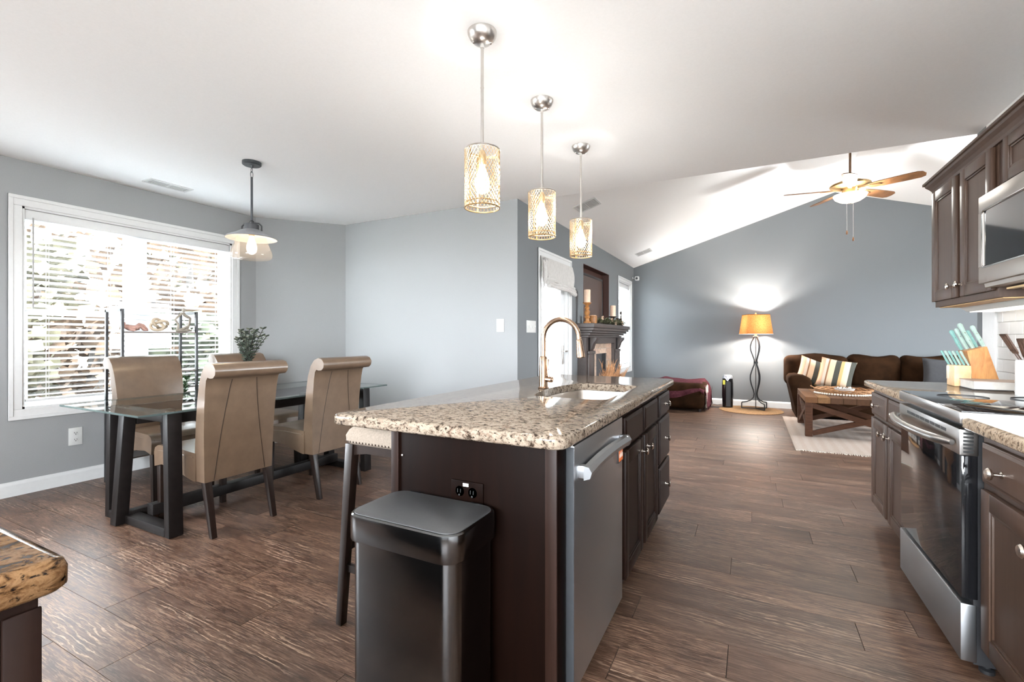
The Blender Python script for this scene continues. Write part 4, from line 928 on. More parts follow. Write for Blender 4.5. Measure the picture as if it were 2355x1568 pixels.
# dining chair, front towards local -x
def chair():
    r = T('dining_chair', '', 'chair', (0, 0, 0), 0, 'scroll-back chairs round the dining table')
    prof = [(.150, .325), (.160, .50), (.178, .66), (.198, .80), (.222, .91), (.252, .985), (.290, 1.030), (.335, 1.047), (.372, 1.036), (.392, 1.008), (.388, .978), (.366, .958), (.336, .954), (.312, .960), (.296, .94), (.284, .88), (.270, .76), (.258, .60), (.252, .325)]
    bk = B().prism(prof, 'y', -1, 1, taper=lambda u, v: .219+.020*max(0, (v-.33)/.72)); 
    bm = bk.bm; bmesh.ops.bevel(bm, geom=[e for e in bm.edges if len(e.link_faces) == 2 and e.calc_face_angle(0) > 1.2], offset=.012, segments=3, affect='EDGES', profile=.5)
    bo = bk.done('backrest', 'taupe_leather', r, local=True, ang=50)
    for s_ in (-1, 1):
        P = []
        for z, x in ((.33, .253), (.45, .2545), (.60, .2585), (.76, .2705), (.88, .2845), (.94, .297)):
            t_ = (z-.33)/.61; P.append((x+.0008, s_*(.165-.085*t_), z))
        B().tube(P, .0016, 5).done('seam', 'espresso_leg', bo, local=True)
    sp = [(-.285, .365), (-.290, .455), (-.280, .485), (-.245, .503), (-.05, .510), (.170, .497), (.170, .325), (.150, .325), (.06, .345), (-.06, .375), (-.20, .385)]
    sb = B().prism(sp, 'y', -.228, .228); bm = sb.bm
    bmesh.ops.bevel(bm, geom=[e for e in bm.edges if len(e.link_faces) == 2 and e.calc_face_angle(0) > 1.2], offset=.016, segments=3, affect='EDGES', profile=.5)
    so = sb.done('seat', 'taupe_leather', r, local=True, ang=50)
    B().tube([(-.262, -.225, .470), (-.05, -.230, .478), (.15, -.230, .470)], .003, 5).tube([(-.262, .225, .470), (-.05, .230, .478), (.15, .230, .470)], .003, 5).tube([(-.291, -.21, .462), (-.291, .21, .462)], .003, 5).done('piping', 'taupe_leather', so, local=True)
    for sy_ in (-1, 1):
        for fx_, bot, top in ((0, -.262, -.258), (1, .300, .218)):
            a, c = .016, .022; y_b, y_t = sy_*.196, sy_*.196
            B().hexa([(bot-a, y_b-a, 0), (bot+a, y_b-a, 0), (bot+a, y_b+a, 0), (bot-a, y_b+a, 0)], [(top-c, y_t-c, .385), (top+c, y_t-c, .385), (top+c, y_t+c, .385), (top-c, y_t+c, .385)], .003).done('leg', 'espresso_leg', r, local=True)
    return r
c0 = chair(); c0.location = (-3.15, 1.845, 0); c0['label'] = 'taupe leather dining chair with its back to the viewer, at the near table end'
clone(c0, (-3.14, 2.605, 0), 0, 'taupe leather dining chair with its back to the viewer, nearer the light grey wall')
clone(c0, (-4.06, 1.985, 0), math.pi, 'taupe leather dining chair in front of the window, facing the viewer')
clone(c0, (-4.06, 2.765, 0), math.pi, 'taupe leather dining chair behind the eucalyptus, mostly hidden')
def leaves(b, p, d, L, Wd, rnd, up=Vector((0, 0, 1))):
    d = Vector(d).normalized(); s_ = d.cross(up); s_ = s_.normalized() if s_.length > 1e-3 else Vector((1, 0, 0)); n = s_.cross(d)
    p = Vector(p); vs_ = [p, p+d*L*.35+s_*Wd/2, p+d*L*.75+s_*Wd*.4+n*L*.05, p+d*L, p+d*L*.75-s_*Wd*.4+n*L*.05, p+d*L*.35-s_*Wd/2]
    m_ = b.bm.verts.new(p+d*L*.5-n*L*.06); v = [b.bm.verts.new(q) for q in vs_]
    for i in range(6): b.face([v[i], v[(i+1) % 6], m_])
# eucalyptus in a vase on the table
rnd = random.Random(3); ex, ey = -3.50, 2.285
r = T('eucalyptus_vase', 'dark eucalyptus stems in a vase on the dining table', 'plant', (ex, ey, .76))
B().lathe([(.001, .0005), (.045, .0005), (.062, .03), (.068, .08), (.052, .15), (.038, .19), (.044, .205), (.040, .205), (.034, .19), (.001, .17)], (ex, ey, .76), 22).done('vase', 'crock_white', r)
sb, lb_ = B(), B()
for k in range(15):
    a = rnd.uniform(0, 6.28); sp = rnd.uniform(.03, .19); hh = rnd.uniform(.22, .32); p0 = Vector((ex, ey, .95))
    pts = [p0+Vector((math.cos(a)*sp*u**1.4, math.sin(a)*sp*u**1.4, hh*u)) for u in [i/10 for i in range(11)]]; sb.tube(pts, .0022, 4)
    for i in range(1, 11):
        for s_ in range(2):
            an = i*1.57+s_*math.pi; dd = Vector((math.cos(an), math.sin(an), .55)); leaves(lb_, pts[i], dd, rnd.uniform(.032, .046), .027, rnd)
sb.done('stems', 'bark', r); lb_.done('leaves', 'leaf_eucalyptus', r, kind='stuff')
# ladder shelf in front of the window
r = T('ladder_shelf', 'thin dark metal ladder shelf standing before the dining window', 'shelf', (-4.58, 2.15, 0))
for yy in (1.885, 2.445):
    B().bar((-4.75, yy, 0), (-4.74, yy, 1.425), .018, .022).bar((-4.475, yy, 0), (-4.485, yy, 1.425), .018, .022).bar((-4.749, yy, 1.418), (-4.475, yy, 1.418), .018, .022).done('side_frame', 'soft_black', r, smooth=False)
for z, xf_ in ((1.245, -4.478), (.905, -4.476), (.56, -4.474), (.22, -4.472)):
    B().box(-4.74, xf_, 1.895, 2.435, z-.009, z+.001).done('shelf_board', 'bronze_dark', r, smooth=False)
# three figurines on its top shelf
zs = 1.2465
b = B(); b.tube([(-4.56, 1.915, zs+.045), (-4.56, 1.94, zs+.04), (-4.555, 1.965, zs+.03), (-4.55, 1.99, zs+.026), (-4.55, 2.015, zs+.032), (-4.55, 2.035, zs+.058), (-4.55, 2.055, zs+.05), (-4.55, 2.075, zs+.026), (-4.55, 2.09, zs+.018)], [.012, .020, .025, .026, .024, .017, .016, .014, .008], 10)
b.ball((-4.56, 1.925, zs+.066), .016).tube([(-4.535, 1.945, zs+.036), (-4.525, 1.96, zs+.012), (-4.525, 1.99, zs+.010)], [.012, .010, .008], 8).tube([(-4.535, 2.0, zs+.028), (-4.53, 2.03, zs+.045), (-4.53, 2.06, zs+.014), (-4.53, 2.085, zs+.012)], [.020, .015, .013, .008], 8)
tag(b.done('figurine', 'clay_pink', ang=80, origin=(-4.55, 2.0, zs)), 'reddish reclining clay figurine on the ladder shelf', 'figurine')
P = []
for i in range(64):
    u = i/64*2*math.pi; rr_ = .034+.016*math.cos(3*u); P.append((-4.55+.024*math.sin(3*u), 2.175+1.35*rr_*math.cos(2*u), zs+.062+rr_*math.sin(2*u)*1.02))
b = B(); b.tube(P, .0125, 10, closed=True); tag(b.done('knot_ornament', 'sand_stone', ang=80, origin=(-4.55, 2.175, zs)), 'pale sandstone knot ornament in the middle of the ladder shelf', 'ornament')
fy_ = 2.365; fx_ = -4.55
b = B(); b.tube([(fx_, fy_-.06, zs+.012), (fx_, fy_-.02, zs+.014), (fx_, fy_+.03, zs+.016), (fx_, fy_+.075, zs+.012)], [.010, .016, .016, .008], 10)
b.tube([(fx_, fy_-.045, zs+.014), (fx_, fy_-.035, zs+.06), (fx_, fy_-.062, zs+.11), (fx_, fy_-.035, zs+.14), (fx_, fy_-.005, zs+.168), (fx_, fy_+.008, zs+.162)], [.012, .010, .010, .010, .011, .012], 8)
b.tube([(fx_, fy_+.03, zs+.016), (fx_, fy_+.055, zs+.07), (fx_, fy_+.062, zs+.125), (fx_, fy_+.045, zs+.135), (fx_, fy_+.012, zs+.155), (fx_, fy_+.008, zs+.175)], [.011, .009, .012, .013, .014, .009], 8)
b.tube([(fx_, fy_-.03, zs+.018), (fx_+.01, fy_-.005, zs+.028), (fx_+.01, fy_+.045, zs+.055)], [.010, .011, .008], 8)
b.ball((fx_, fy_+.008, zs+.196), .0165, (1, .9, 1.25)); tag(b.done('figurine', 'putty_stone', ang=80, origin=(fx_, fy_, zs)), 'tall thin abstract seated figurine at the end of the ladder shelf', 'figurine')
# leafy plants on lower shelves
def potplant(label, x, y, z, seed, n, spread, hgt, L):
    rnd = random.Random(seed); r = T('potted_plant', label, 'plant', (x, y, z))
    B().lathe([(.001, .0005), (.04, .0005), (.052, .07), (.055, .075), (.048, .075), (.045, .06), (.001, .06)], (x, y, z), 20).done('pot', 'crock_white', r)
    s_, l_ = B(), B()
    for k in range(n):
        a = rnd.uniform(0, 6.28); q = Vector((x, y, z+.06)); e = q+Vector((math.cos(a)*spread*rnd.uniform(.3, 1), math.sin(a)*spread*rnd.uniform(.3, 1), hgt*rnd.uniform(.5, 1))); s_.tube([q, q+(e-q)*.5+Vector((0, 0, .02)), e], .002, 4)
        for i in range(3): leaves(l_, q+(e-q)*(.5+.25*i), Vector((math.cos(a+i*2), math.sin(a+i*2), rnd.uniform(.1, .8))), L*rnd.uniform(.7, 1.1), L*.45, rnd)
    s_.done('stems', 'leaf_green', r); l_.done('leaves', 'leaf_green', r, kind='stuff')
potplant('small leafy green plant on the ladder shelf at its far end', -4.58, 2.36, .5615, 5, 16, .10, .27, .07)
potplant('taller leafy green plant beside the ladder shelf by the window', -4.56, 2.60, .0005, 8, 26, .12, .84, .075)
potplant('trailing green plant low on the ladder shelf behind the table', -4.60, 2.20, .2215, 9, 22, .15, .25, .085)
# wall plates
def wplate(label, axis, pos, dirn, u0, u1, z0, z1, kind):
    cat = 'outlet' if kind == 'outlet' else 'switch'
    r = T('power_outlet' if kind == 'outlet' else 'light_switch', label, cat, (pos, (u0+u1)/2, (z0+z1)/2) if axis == 'x' else ((u0+u1)/2, pos, (z0+z1)/2))
    def bx(b, a0, a1, c0, c1, d0, d1, bev=0): return b.box(pos+dirn*d0, pos+dirn*d1, a0, a1, c0, c1, bev) if axis == 'x' else b.box(a0, a1, pos+dirn*d0, pos+dirn*d1, c0, c1, bev)
    bx(B(), u0, u1, z0, z1, 0, .006, .002).done('plate', 'white_plastic', r); um, zm_ = (u0+u1)/2, (z0+z1)/2; hz = (z1-z0)
    if kind == 'outlet':
        for s_ in (-1, 1):
            so = bx(B(), um-.019, um+.019, zm_+s_*.022*hz/.115-.016, zm_+s_*.022*hz/.115+.016, .006, .008, .001).done('socket', 'white_plastic', r); zz = zm_+s_*.022*hz/.115
            bx(bx(bx(B(), um-.009, um-.006, zz-.002, zz+.008, .008, .0085), um+.006, um+.009, zz-.002, zz+.008, .008, .0085), um-.003, um+.003, zz-.012, zz-.006, .008, .0085).done('slots', 'black_gap', so)
    else:
        n = kind
        for k in range(n):
            uu = u0+(u1-u0)*(k+.5)/n; bx(B(), uu-.005, uu+.005, zm_-.011, zm_+.011, .006, .016, .002).done('toggle', 'white_plastic', r)
wplate('white double power outlet under the dining window', 'x', XL, 1, 1.715, 1.804, .312, .455, 'outlet')
wplate('single white light switch on the light grey wall', 'y', YC, -1, -2.252, -2.168, 1.252, 1.382, 1)
wplate('wide white four-gang light switch beside the patio door', 'x', XW, 1, 4.25, 4.47, 1.248, 1.372, 4)
# ================================================================== LIVING ROOM
# niche lining and television
y0, y1, z0, z1 = NICHE
nl = st(B().box(XW-.158, XW-.118, y0, y1, z0, z1).box(XW-.118, XW-.0005, y0, y0+.006, z0, z1).box(XW-.118, XW-.0005, y1-.006, y1, z0, z1).box(XW-.118, XW-.0005, y0, y1, z1-.006, z1).box(XW-.118, XW-.0005, y0, y1, z0, z0+.006).done('trim_2', 'niche_brown', smooth=False), 'dark brown lining of the recess above the fireplace')
r = T('television', 'dark television set into the recess above the fireplace', 'television', (XW-.2, 6.69, 1.4))
tvx = XW-.075
fr = B().box(tvx-.035, tvx, 6.09, 6.12, 1.385, 2.12, .003).box(tvx-.035, tvx, 7.21, 7.24, 1.385, 2.12, .003).box(tvx-.035, tvx, 6.12, 7.21, 2.085, 2.12, .003).box(tvx-.035, tvx, 6.12, 7.21, 1.385, 1.42, .003).done('bezel', 'soft_black', r)
B().box(tvx-.033, tvx-.006, 6.118, 7.212, 1.418, 2.087).done('screen', 'tv_screen', r); B().box(tvx-.033, tvx-.01, 6.5, 6.8, z0+.0065, 1.39).done('stand', 'soft_black', r)
# fireplace
FB = XW+.001; FXf = -1.90
r = T('fireplace_surround', 'dark brown fireplace surround with a stepped mantel shelf', 'fireplace', (-1.95, 6.665, 0))
b = B(); b.box(FB, FXf, 5.81, 6.12, 0, 1.20).box(FB, FXf, 7.20, 7.51, 0, 1.20).box(FB, FXf, 6.12, 7.20, 1.115, 1.20); b.done('body', 'mantel_brown', r, smooth=False)
for a, c in ((5.85, 6.10), (7.22, 7.47)):
    B().box(FXf, FXf+.022, a, c, .16, .98, .004).box(FXf, FXf+.034, a-.012, c+.012, 0, .15, .004).box(FXf, FXf+.034, a-.010, c+.010, .98, 1.02, .004).done('pilaster', 'mantel_brown', r)
def mold(z0, z1, dep, ov): return B().box(FB, FXf+dep, 5.81-ov, 7.51+ov, z0, z1, .006)
mold(1.20, 1.228, .035, .022).done('mantel_step', 'mantel_brown', r); mold(1.229, 1.258, .065, .045).done('mantel_step', 'mantel_brown', r); mold(1.259, 1.290, .100, .072).done('mantel_step', 'mantel_brown', r)
mold(1.291, 1.325, .128, .105).done('mantel_step', 'mantel_brown', r); mold(1.326, 1.382, .143, .125).done('mantel_shelf', 'mantel_brown', r)
B().prism([(FXf+.022, 1.02), (FXf+.05, 1.06), (FXf+.06, 1.12), (FXf+.10, 1.16), (FXf+.11, 1.20), (FXf+.022, 1.20)], 'y', 7.30, 7.42, .004).done('corbel', 'mantel_brown', r)
B().prism([(FXf+.022, 1.02), (FXf+.05, 1.06), (FXf+.06, 1.12), (FXf+.10, 1.16), (FXf+.11, 1.20), (FXf+.022, 1.20)], 'y', 5.90, 6.02, .004).done('corbel', 'mantel_brown', r)
xs_ = -1.945
bed = B().box(FB, xs_-.008, 6.12, 6.40, 0, 1.115).box(FB, xs_-.008, 6.92, 7.20, 0, 1.115).box(FB, xs_-.008, 6.40, 6.92, .965, 1.115).done('stone_bed', 'grout', r, smooth=False)
tiles = [(6.12, 6.40, 1.04, 1.115), (6.40, 6.66, 1.04, 1.115), (6.66, 6.92, 1.04, 1.115), (6.92, 7.20, 1.04, 1.115), (6.12, 6.28, .80, 1.04), (6.28, 6.58, .965, 1.04), (6.58, 6.92, .965, 1.04), (6.92, 7.20, .86, 1.04), (6.28, 6.40, .80, .965), (6.12, 6.40, .52, .80), (6.92, 7.20, .55, .86), (6.12, 6.40, .26, .52), (6.92, 7.20, .27, .55), (6.12, 6.40, 0, .26), (6.92, 7.20, 0, .27)]
for a, c, d_, e_ in tiles: B().box(xs_-.009, xs_, a+.003, c-.003, d_+.003, e_-.003, .002, 1).done('stone_tile', 'slate_tile', bed, origin=(xs_, (a+c)/2, (d_+e_)/2))
B().box(FB, FB+.004, 6.40, 6.92, 0, .965).box(FB+.004, xs_-.01, 6.395, 6.405, 0, .965).box(FB+.004, xs_-.01, 6.915, 6.925, 0, .965).done('firebox', 'firebox', r, smooth=False)
MZ = 1.3825
def candlestick(label, x, y, prof, ch, cr, mat):
    r = T('candlestick', label, 'candlestick', (x, y, MZ)); zt = prof[-1][1]
    B().lathe([(.001, 0)]+prof+[(.001, zt)], (x, y, MZ), 20).done('holder', mat, r)
    c = B().lathe([(.001, 0), (cr, 0), (cr, ch*.96), (cr*.92, ch), (cr*.5, ch*.985), (.001, ch*.98)], (x, y, MZ+zt+.0005), 20).done('candle', 'candle', r)
    B().cyl((x, y, MZ+zt+ch*.97), (x, y, MZ+zt+ch+.012), .0015, n=5).done('wick', 'soft_black', c)
candlestick('tall turned wooden candlestick with a pillar candle on the mantel', -1.885, 5.80, [(.050, 0), (.052, .015), (.030, .03), (.024, .06), (.036, .08), (.022, .10), (.034, .125), (.038, .15), (.022, .175), (.032, .20), (.020, .22), (.030, .24), (.056, .262), (.056, .27)], .165, .042, 'amber_wood')
candlestick('short footed candle holder with a pillar candle on the mantel', -1.885, 7.06, [(.045, 0), (.045, .01), (.016, .03), (.014, .09), (.03, .12), (.062, .135), (.062, .142)], .165, .042, 'bronze_dark')
r = T('candle_jar', 'small square amber candle jar beside the tall candlestick', 'candle', (-1.86, 5.97, MZ))
B().box(-1.905, -1.815, 5.925, 6.015, MZ+.0005, MZ+.105, .008).done('jar', 'amber_wood', r); B().box(-1.897, -1.823, 5.933, 6.007, MZ+.100, MZ+.112, .004).done('wax', 'candle', r)
r = T('mantel_garland', 'olive leaf garland with cream flowers along the mantel', 'garland', (-1.86, 6.7, MZ)); rnd = random.Random(11)
B().tube([(-1.86+.02*math.sin(i*.9), 6.12+i*.085, MZ+.012+.006*math.sin(i*1.3)) for i in range(17)], .006, 6).done('vine', 'bark', r)
l_ = B()
for k in range(420):
    y_ = rnd.uniform(6.12, 7.46); a = rnd.uniform(0, 6.28); leaves(l_, (-1.86+rnd.uniform(-.03, .06), y_, MZ+.012+rnd.uniform(0, .05)), (math.cos(a), math.sin(a), rnd.uniform(-.1, .9)), rnd.uniform(.04, .075), .026, rnd)
l_.done('leaves', 'leaf_olive', r, kind='stuff')
for y_, z_ in ((6.25, .085), (6.72, .075), (6.95, .03), (7.35, .045)):
    b = B()
    for k in range(9):
        a = k*2*math.pi/8; leaves(b, (-1.82, y_, MZ+z_), (.6 if k < 8 else 1, math.cos(a), math.sin(a)), .042, .034, rnd)
    b.ball((-1.812, y_, MZ+z_), .012, sub=1); b.done('flower', 'petal', r)
r = T('mantel_figurine', 'small dark figurine with a long neck at the end of the mantel', 'figurine', (-1.875, 7.50, MZ))
B().box(-1.93, -1.90, 7.42, 7.58, MZ+.0005, MZ+.13, .004).done('plaque', 'bronze_dark', r)
B().lathe([(.001, .0005), (.03, .0005), (.032, .02), (.016, .06), (.022, .10), (.010, .14), (.009, .20), (.001, .20)], (-1.865, 7.48, MZ), 14).ball((-1.865, 7.475, MZ+.215), .018, (1, .8, 1.4)).done('figure', 'bronze_dark', r)
# pampas grass in front of the hearth
px_, py_ = -1.66, 5.92; rnd = random.Random(21)
r = T('pampas_grass', 'bundle of tan pampas grass standing before the fireplace', 'plant', (px_, py_, 0))
B().lathe([(.001, .0005), (.09, .0005), (.12, .10), (.12, .28), (.09, .36), (.085, .36), (.11, .28), (.001, .26)], (px_, py_, 0), 20).done('basket', 'basket', r)
b = B()
for k in range(110):
    u = rnd.uniform(-1, 1); L = rnd.uniform(.30, .46)+.12*(1-abs(u)); d = Vector((rnd.uniform(-.1, .35), u*1.0, rnd.uniform(.55, 1))).normalized(); p = Vector((px_, py_, .30)); q = p+d*L
    b.tube([p, q], .003, 4)
    for j in range(14):
        dd = (d+Vector((rnd.uniform(-.4, .4), rnd.uniform(-.4, .4), rnd.uniform(-.4, .4)))).normalized(); b.tube([q-d*(.02*j), q-d*(.02*j)+dd*rnd.uniform(.05, .11)], [.004, .001], 3, caps=False)
b.done('plumes', 'pampas', r, kind='stuff')
# little camera high in the corner
r = T('security_camera', 'small white camera high in the far corner of the room', 'camera', (-1.96, 9.0, 2.32))
B().lathe([(.001, 0), (.022, 0), (.022, .008), (.001, .008)], (-2.019, 8.98, 2.335), 16, 'x').cyl((-2.012, 8.98, 2.335), (-1.96, 8.965, 2.33), .007, n=8).done('bracket', 'white_plastic', r)
B().box(-1.965, -1.885, 8.925, 8.985, 2.285, 2.365, .015).done('body', 'white_plastic', r); B().lathe([(.001, 0), (.022, 0), (.02, -.006), (.001, -.006)], (-1.925, 8.925, 2.325), 16, 'y').done('lens', 'soft_black', r)
# floor lamp
lx, ly = .075, 8.76
mt = B().lathe([(.001, .0005), (.47, .0005), (.475, .006), (.46, .012), (.001, .012)], (0.0, 8.61, 0), 48).done('round_mat', 'jute', origin=(0, 8.61, 0)); tag(mt, 'round woven jute mat under the floor lamp', 'mat')
r = T('floor_lamp', 'wavy black iron floor lamp with an orange linen shade', 'lamp', (lx, ly, .012)); LZ = .0125
pf = [(.018, 1.215), (.030, 1.18), (.066, 1.11), (.080, 1.04), (.074, .97), (.048, .89), (.024, .82), (.018, .775), (.024, .73), (.050, .66), (.080, .56), (.082, .49), (.068, .41), (.036, .31), (.024, .25), (.034, .19), (.075, .14), (.14, .112), (.205, .10), (.212, .085), (.212, .008)]
for a in (186, 306, 40):
    a = math.radians(a); B().tube([(lx+q*math.cos(a), ly+q*math.sin(a), LZ+z) for q, z in pf], .0095, 8).bar((lx+.215*math.cos(a), ly+.215*math.sin(a), LZ+.007), (lx, ly, LZ+.010), .018, .012).done('leg', 'dark_iron', r)
B().cyl((lx, ly, LZ+.003), (lx, ly, 1.30), .006, n=8).done('centre_rod', 'dark_iron', r)
B().cyl((lx, ly, .765), (lx, ly, .80), .033, n=14).done('collar', 'dark_iron', r); B().lathe([(.001, 0), (.045, 0), (.045, .008), (.02, .012), (.016, .06), (.001, .06)], (lx, ly, 1.215), 16).done('neck', 'aged_brass', r)
b = B(); sr = []
for hw, z in ((.225, 1.255), (.180, 1.580)):
    sr.append([(lx+hw*(1.0 if i in (0, 3) else -1.0)*1.0*math.cos(.0), ly+hw*(1 if i < 2 else -1), z) for i in range(4)])
def shade_ring(hw, z, rot=math.radians(24)):
    P = rrect(-hw, hw, -hw*.86, hw*.86, .02, 3); return [(lx+x*math.cos(rot)-y*math.sin(rot), ly+x*math.sin(rot)+y*math.cos(rot), z) for x, y in P]
b = B(); b.rings([shade_ring(.205, 1.258), shade_ring(.168, 1.580)], caps=False); sh = b.done('shade', 'lamp_linen', r)
B().tube(shade_ring(.206, 1.258), .004, 5, closed=True).done('bottom_trim', 'white_shade', sh); B().tube(shade_ring(.1685, 1.580), .004, 5, closed=True).done('top_trim', 'lamp_linen', sh)
b = B(); b.cyl((lx, ly, 1.30), (lx, ly, 1.60), .004, n=6).box(lx-.012, lx+.012, ly-.012, ly+.012, 1.59, 1.615, .003); P = shade_ring(.166, 1.575); b.tube([P[1], (lx, ly, 1.575), P[9]], .002, 5).tube([P[5], (lx, ly, 1.575), P[13]], .002, 5); b.done('harp_finial', 'aged_brass', r)
edison(r, lx, ly-.04, 1.50, .8); edison(r, lx, ly+.04, 1.40, .8)
point('lamp_bulb', (lx, ly, 1.485), 50, (1, .95, .88), .03, r); point('lamp_bulb', (lx, ly, 1.345), 50, (1, .95, .88), .03, r)
# air purifier
ax_, ay_ = -.352, 8.78
r = T('air_purifier', 'black tower air purifier with a silver top beside the lamp', 'air purifier', (ax_, ay_, 0))
def ell(hx, hy, z): return [(ax_+hx*math.copysign(abs(math.cos(t_))**.75, math.cos(t_)), ay_+hy*math.copysign(abs(math.sin(t_))**.75, math.sin(t_)), z) for t_ in [i*math.pi/14 for i in range(28)]]
b = B(); b.rings([ell(.080, .080, .014), ell(.082, .082, .03), ell(.090, .088, .22), ell(.088, .086, .42), ell(.080, .080, .50)]); bo = b.done('body', 'black_gloss', r)
b = B(); b.rings([ell(.080, .080, .502), ell(.076, .078, .54), ell(.060, .062, .56)]); b.done('top', 'silver_plastic', r)
B().prism([(ax_-.045, .535), (ax_, .478), (ax_+.045, .535), (ax_+.045, .520), (ax_, .46), (ax_-.045, .520)], 'y', ay_-.092, ay_-.080).done('light_bar', 'led_white', r, smooth=False)
B().box(ax_-.07, ax_-.035, ay_-.0895, ay_-.083, .40, .475).done('label_sticker', 'yellow_label', r)
B().prism([(ax_-.02, .03), (ax_+.05, .03), (ax_+.05, .44), (ax_+.015, .465), (ax_-.02, .44)], 'y', ay_-.0925, ay_-.08).done('front_grille', 'soft_black', r)
B().lathe([(.001, .0125), (.085, .0125), (.085, .016), (.001, .016)], (ax_, ay_, 0), 24).done('foot', 'soft_black', r)
B().tube([(ax_-.085, ay_+.02, .05), (ax_-.16, ay_+.03, .03), (ax_-.24, ay_+.06, .04), (ax_-.27, ay_+.12, .14), (ax_-.26, ay_+.20, .30), (ax_-.27, 9.09, .33)], .004, 6).done('cord', 'soft_black', r)
# ottoman with throw
r = T('ottoman', 'bulky dark brown ottoman against the far wall', 'ottoman', (-1.2, 8.45, 0))
def sbox(x0, x1, y0, y1, z0, z1, rad, sq=.0):
    """soft cushion block"""
    b = B(); b.box(x0, x1, y0, y1, z0, z1, rad, 4); return b
sbox(-1.75, -.66, 8.02, 8.90, .03, .45, .09).done('body', 'sofa_brown', r, ang=60)
for x_, y_ in ((-1.68, 8.1), (-.74, 8.1), (-1.68, 8.82), (-.74, 8.82)): B().lathe([(.001, 0), (.025, 0), (.03, .05), (.001, .05)], (x_, y_, 0), 10).done('foot', 'espresso_leg', r)
r = T('throw_blanket', 'purple-brown throw blanket draped over the ottoman', 'blanket', (-1.1, 8.4, .45))
def throw_f(u, v):
    s_ = -1.60+u*1.28; y = 8.10+v*.80; x = s_; z = .462+.010*math.sin(u*13+v*5)+.010*math.sin(v*17+u*4)
    if x > -.72:
        over = x+.72; z = .462-.02-over*.9+.01*math.sin(v*18); x = -.72+.075*(1-math.exp(-over*9))+.012*math.sin(v*22+u*6)+.03
        z -= .04*math.sin(v*3.1)
    if v < .15 and u < .75:
        t_ = (.15-v)/.15; z -= .16*t_*(1+.6*math.sin(u*5)); y = 8.22-.225*min(1, t_*1.6)+.012*math.sin(u*30)*t_
    z += .035*math.exp(-((u-.18)/.06)**2-((v-.7)/.25)**2)
    return (x, y, max(z, .06))
B().grid(throw_f, 60, 34, .006).done('cloth', 'throw_purple', r, ang=80)
b = B()
for k in range(26):
    p = Vector(throw_f(1, k/25)); b.tube([p, p+Vector((.004*math.sin(k*3), .004*math.cos(k*2), -.05))], .003, 4)
b.done('fringe', 'throw_purple', r, kind='stuff')
b = B(); b.grid(lambda u, v: (-.645+.012*math.sin(v*12)+.006*u, 8.12+v*.45, .40-u*.34), 10, 14, .006); r = T('lace_cloth', 'cream cloth with a lace edge hanging off the ottoman', 'cloth', (-.64, 8.35, .06)); b.done('cloth', 'throw_fringe', r)
b = B()
for k in range(16): b.ball((-.630, 8.115, .40-k*.0215), .009, sub=1)
b.done('lace_edge', 'bead_white', r, kind='stuff')
# rug
r = T('area_rug', 'cream woven rug with a fringed edge under the coffee table', 'rug', (1.5, 6.95, 0))
B().box(.425, 2.9, 5.80, 8.12, .0005, .010, .003, 1).done('field', 'woven_rug', r, smooth=False); rnd = random.Random(2)
b = B()
for k in range(170):
    x_ = .43+k*.0145
    for yy, s_ in ((5.80, -1), (8.12, 1)): b.tube([(x_, yy, .005), (x_+rnd.uniform(-.008, .008), yy+s_*rnd.uniform(.03, .055), .003)], .003, 4, caps=False)
b.done('fringe', 'bead_white', r, kind='stuff')
# coffee table
r = T('coffee_table', 'rustic wooden coffee table with crossed braces on the rug', 'table', (1.15, 7.12, .01)); cz = .0105
cx0, cx1, cy0, cy1, ct = .585, 1.72, 6.585, 7.66, .485
n = 9
for k in range(n):
    a, c = cx0+(cx1-cx0)*k/n, cx0+(cx1-cx0)*(k+1)/n; cuts = [cy0, cy0+(cy1-cy0)*random.Random(k).uniform(.25, .7), cy1]
    for p, q in zip(cuts, cuts[1:]): B().box(a+.001, c-.001, p+.001, q-.001, ct-.07, ct, .003, 1).done('top_board', 'reclaimed_board', r, origin=((a+c)/2, (p+q)/2, ct))
for x_ in (cx0, cx1-.075):
    for y_ in (cy0, cy1-.075): B().box(x_, x_+.075, y_, y_+.075, cz, ct-.0705, .003, 1).done('leg', 'coffee_wood_dark', r, smooth=False)
for y_ in (cy0+.035, cy1-.035):
    B().bar((cx0+.075, y_, .385), (cx1-.075, y_, .065), .045, .06, (0, 0, 1)).done('brace', 'coffee_wood_dark', r, smooth=False)
    B().bar((cx0+.075, y_+.002, .05), (cx1-.075, y_+.002, .375), .038, .056, (0, 0, 1)).done('brace', 'coffee_wood_dark', r, smooth=False)
for x_ in (cx0+.035, cx1-.035):
    B().bar((x_, cy0+.075, .385), (x_, cy1-.075, .065), .045, .056, (0, 0, 1)).done('brace', 'coffee_wood_dark', r, smooth=False)
    B().bar((x_+.002, cy0+.075, .05), (x_+.002, cy1-.075, .375), .038, .052, (0, 0, 1)).done('brace', 'coffee_wood_dark', r, smooth=False)
